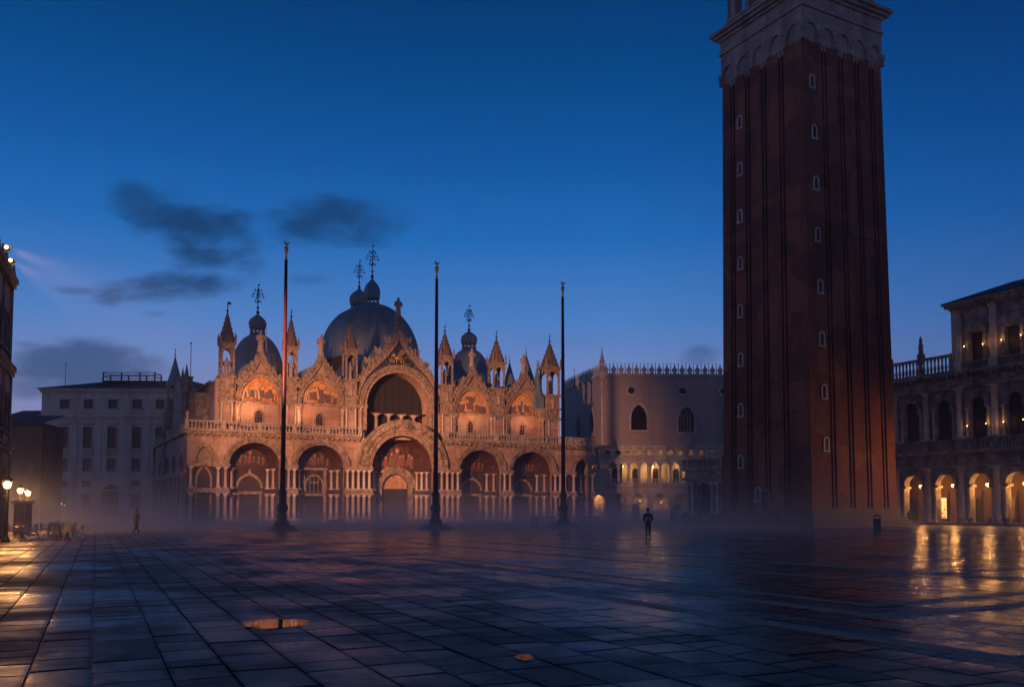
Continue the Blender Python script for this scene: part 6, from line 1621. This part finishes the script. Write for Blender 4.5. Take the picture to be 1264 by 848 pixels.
# ================================================================== PEOPLE
def skin_mesh(name, verts, edges, mat, parent, sub=2):
    """verts: list of (x, y, z, rx, ry); edges: index pairs; the first vertex is the skin root"""
    me = bpy.data.meshes.new(name); me.from_pydata([v[:3] for v in verts], edges, [])
    o = bpy.data.objects.new(name, me); COL.objects.link(o); o.parent = parent
    me.materials.append(mat)
    bm = bmesh.new(); bm.from_mesh(me); ly = bm.verts.layers.skin.verify(); bm.verts.ensure_lookup_table()
    for i, v in enumerate(bm.verts):
        v[ly].radius = (verts[i][3], verts[i][4]); v[ly].use_root = (i == 0)
    bm.to_mesh(me); bm.free()
    o.modifiers.new('skin', 'SKIN').use_smooth_shade = True
    m = o.modifiers.new('sub', 'SUBSURF'); m.levels = sub; m.render_levels = sub
    return o
def person(x, y, rz, h, lab, top, legs, arms='pockets', stride=0.0, hat=False, coat=0.50, sling=None):
    """standing figure facing local -y; one continuous body, clothes and hair as children"""
    root = empty('person', (x, y, 0), rz); tag(root, lab, 'person')
    k = h/1.78
    def S(l): return [tuple(c*k for c in v) for v in l]
    f = stride
    pockets = arms == 'pockets'
    el = 0.33; hy = -0.10 if pockets else -0.04
    ex, ey, ez = 0.275, 0.05 if pockets else 0.02, 1.13
    hx, hyy, hz = (0.20, -0.10, 0.98) if pockets else (0.27, -0.06, 0.88)
    V = [(0,0,0.98,.15,.11), (0,0.01,1.18,.135,.10), (0,0.0,1.36,.165,.105), (0,0,1.47,.10,.075), (0,-0.005,1.54,.052,.055), (0,-0.02,1.62,.068,.085), (0,-0.02,1.71,.072,.088), (0,-0.01,1.765,.035,.045)]
    E_ = [(i, i+1) for i in range(7)]
    def ext(start, pts):
        p = start
        for q in pts: V.append(q); E_.append((p, len(V)-1)); p = len(V)-1
        return p
    for sg in (-1, 1):
        ext(0, [(sg*0.095, sg*f*0.04, 0.88,.092,.095), (sg*0.10, -sg*f*0.10-0.01, 0.50,.060,.062), (sg*0.105, sg*0.02-sg*f*0.02+0.01, 0.30,.055,.057), (sg*0.11, sg*f*0.16+0.02, 0.09,.036,.040), (sg*0.125, sg*f*0.16-0.06, 0.045,.040,.036), (sg*0.135, sg*f*0.16-0.15, 0.035,.036,.026)])
        w = ext(2, [(sg*0.185, 0.0, 1.42,.062,.062), (sg*ex, ey, ez,.045,.045), (sg*hx, hyy, hz,.028,.03)])
        pm = ext(w, [(sg*(hx-0.005), hyy-0.035, hz-0.06,.030,.016)])
        for q, (dx, l) in enumerate(((-0.024,0.062),(-0.008,0.075),(0.008,0.07),(0.022,0.055))):
            ext(pm, [(sg*(hx+dx), hyy-0.055, hz-0.10,.0085,.0085), (sg*(hx+dx-0.004), hyy-0.05, hz-0.10-l*0.6,.0075,.0075)])
        ext(w, [(sg*(hx-0.04), hyy-0.05, hz-0.05,.010,.010), (sg*(hx-0.045), hyy-0.07, hz-0.085,.008,.008)])
    body = skin_mesh('body', S(V), E_, M['skin'], root)
    # jacket
    V2 = [(0,0,1.18,.155,.12), (0,0,1.36,.185,.125), (0,0.0,1.485,.105,.085), (0,0,1.0,.165,.13), (0,0,coat+0.32,.175,.14)]; E2 = [(0,1),(1,2),(0,3),(3,4)]
    if coat < 0.5: V2.append((0,0,coat,.21,.17)); E2.append((4,5))
    for sg in (-1, 1):
        a = len(V2); V2 += [(sg*0.195,0.0,1.415,.082,.082), (sg*(ex+0.005),ey,ez,.066,.066), (sg*hx,hyy+0.005,hz+0.03,.048,.048)]; E2 += [(1,a),(a,a+1),(a+1,a+2)]
    skin_mesh('jacket', S(V2), E2, top, root)
    # trousers
    V3 = [(0,0,0.96,.155,.12)]; E3 = []
    for sg in (-1, 1):
        a = len(V3); V3 += [(sg*0.095, sg*f*0.04, 0.86,.104,.108), (sg*0.10, -sg*f*0.10-0.01, 0.50,.078,.082), (sg*0.11, sg*f*0.16+0.02, 0.12,.062,.07), (sg*0.11, sg*f*0.16+0.02, 0.07,.062,.07)]
        E3 += [(0,a),(a,a+1),(a+1,a+2),(a+2,a+3)]
    skin_mesh('trousers', S(V3), E3, legs, root)
    for sg in (-1, 1):
        V4 = [(sg*0.11, sg*f*0.16+0.05, 0.045,.046,.042), (sg*0.125, sg*f*0.16-0.07, 0.042,.048,.04), (sg*0.137, sg*f*0.16-0.175, 0.034,.042,.03)]
        skin_mesh('shoe', S(V4), [(0,1),(1,2)], M['shoe'], root)
    # hair cap, ears, nose, eyes
    mb = MB(); mb.smooth = True
    mb.lathe([(0.092*k,1.64*k),(0.1*k,1.70*k),(0.088*k,1.765*k),(0.05*k,1.80*k),(0,1.812*k)], 14, 0, 0.012*k, sy=1.15)
    mb.build('hair', M['hair'], root)
    mb = MB(); mb.smooth = True
    for sg in (-1, 1): mb.ball(sg*0.082*k, -0.01*k, 1.645*k, 0.022*k, 6, 5, sx=0.5)
    mb.ball(0, -0.115*k, 1.635*k, 0.018*k, 6, 5); mb.build('nose_and_ears', M['skin'], root)
    mb = MB()
    for sg in (-1, 1): mb.ball(sg*0.03*k, -0.100*k, 1.665*k, 0.011*k, 6, 4)
    mb.box(-0.024*k, 0.024*k, -0.106*k, -0.098*k, 1.592*k, 1.599*k); mb.build('eyes_and_mouth', M['hair'], root)
    return root
gx, gy = on_ground(800, 663)
person(gx, gy, math.pi+0.15, 1.84, 'lone man in dark jacket seen from behind, standing out in the open square', M['cloth1'], M['cloth2'])
gx, gy = on_ground(168, 658)
person(gx, gy, -0.5, 1.80, 'person in a pale grey coat and dark trousers, blurred by mist before the white palazzo', M['cloth3'], M['cloth1'], arms='down', stride=0.8, coat=0.30)
def tower_local(u, v):
    return TNX + math.cos(TA)*u - math.sin(TA)*v, TNY + math.sin(TA)*u + math.cos(TA)*v
px_, py_ = tower_local(-2.1, 4.9)
person(*at_depth(959, 640, 91)[:2], 0.2, 1.76, 'dim figure in black standing against the foot of the bell tower', M['cloth1'], M['cloth1'], arms='down')
sx_, sy_, _ = r_world(RCS[2]+0.75, -1.95, 0)
sp = person(sx_, sy_, RA+math.pi, 1.78, 'window shopper in a dark blue coat before the bright shop window', M['cloth2'], M['cloth2'], arms='down', coat=0.35)

# ================================================================== CAFE FURNITURE
def make_chair(mat, tone):
    root = empty('cafe_chair', (0,0,0)); 
    mb = MB(); mb.lathe([(0.23,0.42),(0.245,0.44),(0.24,0.465),(0.0,0.475)], 14); mb.build('seat', mat, root)
    mb = MB()      # curved back: faces -y in front, back at +y
    A_ = [math.pi*(0.5+0.46*t) for t in [-1+2*q/10 for q in range(11)]]
    pts = [(0.25*math.cos(a), 0.25*math.sin(a), 0.66+0.24*max(0, math.sin(a))**1.2) for a in A_]
    mb.path(pts, 0.018, 6); mb.path([(p[0]*0.94, p[1]*0.94, 0.56) for p in pts], 0.012, 5)
    for p in pts[1:-1]: mb.tube((p[0]*0.92, p[1]*0.92, 0.46), p, 0.011, 0.011, 4)
    for a, b in zip(pts[1:-2], pts[2:-1]): mb.tube((a[0]*0.93,a[1]*0.93,0.48),(b[0],b[1],b[2]-0.02),0.008,0.008,4); mb.tube((b[0]*0.93,b[1]*0.93,0.48),(a[0],a[1],a[2]-0.02),0.008,0.008,4)
    mb.build('backrest', mat, root)
    for sg in (-1, 1):
        mb = MB(); mb.path([(sg*0.25,-0.02,0.66),(sg*0.26,-0.2,0.64),(sg*0.22,-0.2,0.46)], 0.016, 5); mb.build('armrest', mat, root)
        mb = MB(); mb.tube((sg*0.18,-0.16,0.44),(sg*0.23,-0.24,0.0),0.016,0.013,6); mb.build('leg', mat, root)
        mb = MB(); mb.path([(sg*0.17,0.16,0.44),(sg*0.19,0.24,0.2),(sg*0.22,0.34,0.0)],0.016,6); mb.build('leg', mat, root)
    return root
def make_table(mat):
    root = empty('cafe_table', (0,0,0))
    mb = MB(); mb.lathe([(0.36,0.71),(0.38,0.725),(0.37,0.74),(0.0,0.742)], 20); mb.build('tabletop', mat, root)
    mb = MB(); mb.lathe([(0.03,0.03),(0.03,0.72)], 10); mb.build('stem', M['iron'], root)
    mb = MB()
    for q in range(4):
        a = q*math.pi/2+0.6; mb.tube((0,0,0.1),(0.28*math.cos(a),0.28*math.sin(a),0.015),0.022,0.016)
    mb.build('foot', M['iron'], root)
    return root
CH0 = make_chair(M['chair'], 'pale'); TB0 = make_table(M['tabletop'] if 'tabletop' in M else M['creampanel']); used = {'c': 0, 't': 0, 'd': 0, 'k': 0}
def cafe_set(x, y, phis, tname, gch, gtb, chair, table, ck, tk, r=0.62):
    lab_t = 'round café table, %s' % tname
    for proto, key, loc, rz, lab, grp, cat in [(table, tk, (x, y, 0.012), 0, lab_t, gtb, 'table')] + [(chair, ck, (x+r*math.cos(p), y+r*math.sin(p), 0.012), p-math.pi/2, None, gch, 'chair') for p in phis]:
        if lab is None:
            dx, dy = loc[0]-x, loc[1]-y
            side = ('near' if dy < -0.25 else 'far' if dy > 0.25 else '') ; lr = ('left' if dx < -0.25 else 'right' if dx > 0.25 else '')
            pos = '-'.join([s for s in (side, lr) if s])
            lab = '%s wicker chair %s of the %s' % ('pale' if ck == 'c' else 'dark', pos, tname.replace('the ', '', 1))
        if used[key] == 0:
            proto.location = loc; proto.rotation_euler = (0,0,rz); tag(proto, lab, cat, grp)
        else: dup(proto, loc, rz, lab, grp)
        used[key] += 1
q4 = [0.6, 2.2, 3.8, 5.4]
cafe_set(-29.25, 53.3, q4, 'the front café table under the brightest lamp', 'pale chairs set out at the left', 'café tables at the left', CH0, TB0, 'c', 't')
cafe_set(-26.1, 52.5, [0.3, 1.9, 3.3, 5.2], 'the lone rightmost pale café table', 'pale chairs set out at the left', 'café tables at the left', CH0, TB0, 'c', 't')
cafe_set(-30.9, 56.4, q4, 'the café table just behind the front one', 'pale chairs set out at the left', 'café tables at the left', CH0, TB0, 'c', 't')
cafe_set(-28.3, 56.0, [0.9, 2.6, 4.4], 'the set back middle café table', 'pale chairs set out at the left', 'café tables at the left', CH0, TB0, 'c', 't')
cafe_set(-31.0, 60.5, q4, 'the third café table back from the viewer', 'pale chairs set out at the left', 'café tables at the left', CH0, TB0, 'c', 't')
cafe_set(-32.6, 65.0, [0.5, 2.4, 4.6], 'the rearmost café table by the kiosk', 'pale chairs set out at the left', 'café tables at the left', CH0, TB0, 'c', 't')
CH1 = make_chair(M['chairdark'], 'dark'); TB1 = make_table(M['chairdark'])
for i, (u, v, nm) in enumerate(((14.9,-3.0,'the dark café table below the dim shop'), (17.3,-3.1,'the middle dark café table'), (19.6,-3.0,'the dark café table at the right picture edge'))):
    x, y, _ = r_world(u, v, 0)
    cafe_set(x, y, [0.2, 1.7, 3.4, 4.9] if i < 2 else [1.1, 2.9, 4.5], nm, 'dark chairs before the right arcade', 'dark café tables before the right arcade', CH1, TB1, 'd', 'k', 0.66)

# ================================================================== LAMPLIGHT INSIDE THE PALACE AND GATE, TERRACE FLOODLIGHTS
def palace_light(px, py, Y, e, lab, r=0.12):
    x, y, z = at_depth(px, py, Y)
    root = empty('gallery_lamp', (x, y, z), 0); tag(root, lab, 'lamp', 'lamps inside the pink palace arcades')
    mb = MB(); mb.tube((0,0,0.15),(0,0,0.9),0.02); mb.lathe([(0.05,0.2),(0.16,0.12),(0.17,0.08)],8); mb.build('fitting', M['iron'], root)
    mb = MB(); mb.smooth = True; mb.ball(0,0,0,0.07,8,6); mb.build('bulb', M['bulb'], root)
    light('gallery_lamp_light', 'POINT', (x, y-0.25, z-0.1), e, (1.0,0.50,0.15), r)
palace_light(769, 575, 157.2, 110, 'gallery lamp behind the second upper arch of the pink palace')
palace_light(806, 576, 157.6, 190, 'brightest gallery lamp in the middle of the pink palace')
palace_light(846, 574, 157.8, 110, 'gallery lamp at the right end of the pink palace loggia')
palace_light(790, 618, 157.4, 40, 'lamp inside the second ground arch of the pink palace')
palace_light(816, 620, 157.4, 34, 'lamp inside the third ground arch of the pink palace')
palace_light(740, 582, 160.5, 130, 'gallery lamp round the palace corner beside the church')
x, y, z = at_depth(733, 608, 154.2)
root = empty('passage_lamp', (x, y, z), 0); tag(root, 'lamp lighting the carved gateway beside the church', 'lamp')
mb = MB(); mb.tube((0,0,0.1),(0,0,0.8),0.02); mb.lathe([(0.05,0.2),(0.15,0.1)],8); mb.build('fitting', M['iron'], root)
mb = MB(); mb.smooth = True; mb.ball(0,0,0,0.11,8,6); mb.build('bulb', M['bulb'], root)
light('passage_lamp_light', 'POINT', (x, y, z-0.3), 260, AMBER, 0.1)

def bas_world(u, v, z): return (BA[0]+EX*u-EY*v, BA[1]+EY*u+EX*v, z)
for u, tz, e, lab in ((7.6,18.0,1350,'terrace floodlight below the bright left lunette'), (15.6,17.6,800,'terrace floodlight below the brown lunette'), (25.6,19.5,520,'terrace floodlight left of the great middle arch'), (33.8,19.5,520,'terrace floodlight right of the great middle arch'), (41.9,17.5,850,'terrace floodlight below the pale gold lunette'), (51.1,17.5,850,'terrace floodlight below the red and gold lunette')):
    p = bas_world(u, 0.3, 12.75)
    root = empty('terrace_floodlight', p, PA); tag(root, lab, 'floodlight', 'small floodlights hidden behind the church railing')
    mb = MB(); mb.box(-0.16,0.16,-0.1,0.1,-0.2,0.0); mb.box(-0.05,0.05,-0.05,0.05,-0.74,-0.2); mb.build('housing', M['iron'], root)
    mb = MB(); mb.quad((-0.14,-0.08,0.004),(0.14,-0.08,0.004),(0.14,0.08,0.004),(-0.14,0.08,0.004)); mb.build('lens', M['bulb'], root)
    light('terrace_floodlight_beam', 'SPOT', bas_world(u, 0.3, 12.8), e*1.15, (1.0,0.38,0.155), 0.12, target=bas_world(u, 3.0, tz+2.5), size=R(105), blend=1.0)

# ================================================================== SKY, AIR, CAMERA
W = bpy.data.worlds.new('World'); scene.world = W; W.use_nodes = True
nt = W.node_tree; nt.nodes.clear()
out = nt.nodes.new('ShaderNodeOutputWorld'); bg = nt.nodes.new('ShaderNodeBackground'); nt.links.new(bg.outputs[0], out.inputs[0])
tc = N(nt, 'TexCoord'); sp = N(nt, 'SeparateXYZ'); nt.links.new(tc.outputs['Generated'], sp.inputs[0])
X_, Y_, Z_ = sp.outputs
def lin(*c): return tuple(((v/255)/12.92 if v/255 <= 0.04045 else ((v/255+0.055)/1.055)**2.4) for v in c)
SKY = [(0.0,(134,130,162)), (0.10,(122,128,170)), (0.162,(100,126,180)), (0.206,(72,120,184)), (0.292,(30,100,172)), (0.37,(10,81,150)), (0.443,(2,66,128)), (0.51,(0,54,108)), (0.75,(2,38,88)), (1.0,(3,28,70))]
zc = math_(nt, 'MAXIMUM', Z_, 0.0)
sky = ramp(nt, zc, [(p, lin(*c)) for p, c in SKY])
# the afterglow fades towards the right of the view
side = ramp(nt, X_, [(0.0, (1,1,1)), (0.12, (1,1,1)), (0.5, (0.52,0.62,0.72))])
sky = mixc(nt, 1.0, sky, side, 'MULTIPLY')
back = ramp(nt, math_(nt, 'MULTIPLY_ADD', Y_, 0.5, 0.5), [(0.22, (1.7,0.98,0.74)), (0.50, (1.25,0.98,0.88)), (0.64, (1,1,1))])      # behind the viewer the sky is a greyer, pinkish dusk band
sky = mixc(nt, 1.0, sky, back, 'MULTIPLY')
ym = math_(nt, 'MAXIMUM', Y_, 0.05)
A_ = math_(nt, 'DIVIDE', X_, ym); B_ = math_(nt, 'DIVIDE', Z_, ym)
cv = N(nt, 'CombineXYZ'); nt.links.new(math_(nt, 'MULTIPLY', A_, 1.0), cv.inputs[0]); nt.links.new(math_(nt, 'MULTIPLY', B_, 2.1), cv.inputs[1])
n1 = noise(nt, cv.outputs[0], 9.0, 9, 0.62); n2 = noise(nt, cv.outputs[0], 2.6, 3, 0.5)
nz = math_(nt, 'ADD', math_(nt, 'MULTIPLY', math_(nt, 'SUBTRACT', n1, 0.5), 3.4), math_(nt, 'MULTIPLY', math_(nt, 'SUBTRACT', n2, 0.5), 1.2))
mask = None
for px, py, rx, ry, tilt, amp in ((238,288,84,44,0.32,1.0), (178,250,52,20,0.45,0.75), (418,274,82,32,-0.05,0.92), (205,356,98,21,-0.10,0.95), (98,359,34,6,0.05,0.55), (95,455,105,32,0.08,0.75), (190,388,24,6,0,0.5), (60,478,120,16,0,0.55), (870,437,26,12,-0.1,0.5), (380,345,30,7,0,0.3), (700,420,60,8,0,0.1)):
    d = ray(px, py); a0, b0 = d[0]/d[1], d[2]/d[1]
    da = math_(nt, 'SUBTRACT', A_, a0); db = math_(nt, 'SUBTRACT', B_, b0); ct, st = math.cos(tilt), math.sin(tilt)
    # picture y runs down, so a positive tilt drops to the right
    u_ = math_(nt, 'SUBTRACT', math_(nt, 'MULTIPLY', da, ct), math_(nt, 'MULTIPLY', db, st)); v_ = math_(nt, 'ADD', math_(nt, 'MULTIPLY', da, st), math_(nt, 'MULTIPLY', db, ct))
    q = math_(nt, 'ADD', math_(nt, 'POWER', math_(nt, 'ABSOLUTE', math_(nt, 'MULTIPLY', u_, F/rx)), 2.0), math_(nt, 'POWER', math_(nt, 'ABSOLUTE', math_(nt, 'MULTIPLY', v_, F/ry)), 2.0))
    dn = math_(nt, 'MULTIPLY', math_(nt, 'ADD', math_(nt, 'SUBTRACT', 1.0, q), math_(nt, 'MULTIPLY', nz, 1.6)), 1.0)
    s = N(nt, 'MapRange', interpolation_type='SMOOTHSTEP'); nt.links.new(dn, s.inputs[0]); s.inputs[1].default_value = -0.7; s.inputs[2].default_value = 1.15; s.inputs[3].default_value = 0; s.inputs[4].default_value = amp
    mask = s.outputs[0] if mask is None else math_(nt, 'MAXIMUM', mask, s.outputs[0])
front = math_(nt, 'GREATER_THAN', Y_, 0.05); mask = math_(nt, 'MULTIPLY', mask, front)
sky = mixc(nt, math_(nt, 'MULTIPLY', mask, 0.88), sky, lin(18,52,92))
nt.links.new(sky, bg.inputs[0]); bg.inputs[1].default_value = 1.0

def air(name, z0, z1, dens, col, x0=-150, x1=150, y0=-60, y1=215):
    m = bpy.data.materials.new(name+'_air'); m.use_nodes = True; t = m.node_tree; t.nodes.clear()
    o = t.nodes.new('ShaderNodeOutputMaterial'); v = t.nodes.new('ShaderNodeVolumePrincipled'); t.links.new(v.outputs[0], o.inputs['Volume'])
    v.inputs['Color'].default_value = (*col, 1); v.inputs['Density'].default_value = dens; v.inputs['Anisotropy'].default_value = 0.35
    mb = MB(); mb.box(x0, x1, y0, y1, z0, z1); b = mb.build(name, m); tag(b, kind='stuff')
    m.cycles.homogeneous_volume = True if hasattr(m.cycles, 'homogeneous_volume') else None
    return b
air('haze', -1.0, 75.0, 0.0005, (0.85,0.87,0.95))
def mist():
    m = bpy.data.materials.new('drifting_mist'); m.use_nodes = True; t = m.node_tree; t.nodes.clear()
    o = t.nodes.new('ShaderNodeOutputMaterial'); v = t.nodes.new('ShaderNodeVolumePrincipled'); t.links.new(v.outputs[0], o.inputs['Volume'])
    v.inputs['Color'].default_value = (0.86,0.93,1.0,1); v.inputs['Anisotropy'].default_value = 0.15
    tc = N(t, 'TexCoord'); sp = N(t, 'SeparateXYZ'); t.links.new(tc.outputs['Object'], sp.inputs[0])
    h = math_(t, 'POWER', 2.718, math_(t, 'MULTIPLY', math_(t, 'MAXIMUM', sp.outputs[2], 0.0), -0.62))
    mp = N(t, 'Mapping'); mp.inputs['Scale'].default_value = (0.03, 0.045, 0.16); t.links.new(tc.outputs['Object'], mp.inputs[0])
    n = noise(t, mp.outputs[0], 1.0, 3, 0.55)
    n = math_(t, 'MULTIPLY_ADD', n, 3.2, -0.75)
    n = math_(t, 'MAXIMUM', n, 0.15)
    near = N(t, 'MapRange', interpolation_type='SMOOTHSTEP'); t.links.new(sp.outputs[1], near.inputs[0]); near.inputs[1].default_value = 44; near.inputs[2].default_value = 92; near.inputs[3].default_value = 0.1; near.inputs[4].default_value = 1.0
    clr = N(t, 'MapRange', interpolation_type='SMOOTHSTEP'); t.links.new(sp.outputs[0], clr.inputs[0]); clr.inputs[1].default_value = 14; clr.inputs[2].default_value = 42; clr.inputs[3].default_value = 1.0; clr.inputs[4].default_value = 0.12
    n = math_(t, 'MULTIPLY', n, clr.outputs[0])
    d = math_(t, 'MULTIPLY', math_(t, 'MULTIPLY', h, n), math_(t, 'MULTIPLY', near.outputs[0], MIST))
    t.links.new(d, v.inputs['Density'])
    mb = MB(); mb.box(-140, 140, 20, 200, -0.9, 8.0); b = mb.build('ground_mist', m); tag(b, kind='stuff')
MIST = 0.050
mist()
cam = bpy.data.cameras.new('Camera'); cam.sensor_width = 36; cam.lens = F/1264*36; cam.shift_y = SH/1264; cam.clip_start = 0.1; cam.clip_end = 2000
co = bpy.data.objects.new('Camera', cam); COL.objects.link(co); co.location = (0,0,CAMZ); co.rotation_euler = (math.pi/2+TH, 0, 0); scene.camera = co
vs = scene.view_settings; vs.view_transform = 'Standard'; vs.look = 'None'; vs.exposure = 0.26; vs.gamma = 1.0; vs.use_curve_mapping = False
scene.render.engine = 'CYCLES'
cy = scene.cycles; cy.use_denoising = True
try: cy.denoiser = 'OPENIMAGEDENOISE'
except Exception: pass
cy.max_bounces = 6; cy.diffuse_bounces = 3; cy.glossy_bounces = 3; cy.transmission_bounces = 2; cy.volume_bounces = 1; cy.transparent_max_bounces = 4
cy.caustics_reflective = False; cy.caustics_refractive = False; cy.sample_clamp_indirect = 3.0; cy.use_light_tree = True
scene.render.film_transparent = False
cy.volume_step_rate = 0.35; cy.volume_max_steps = 256
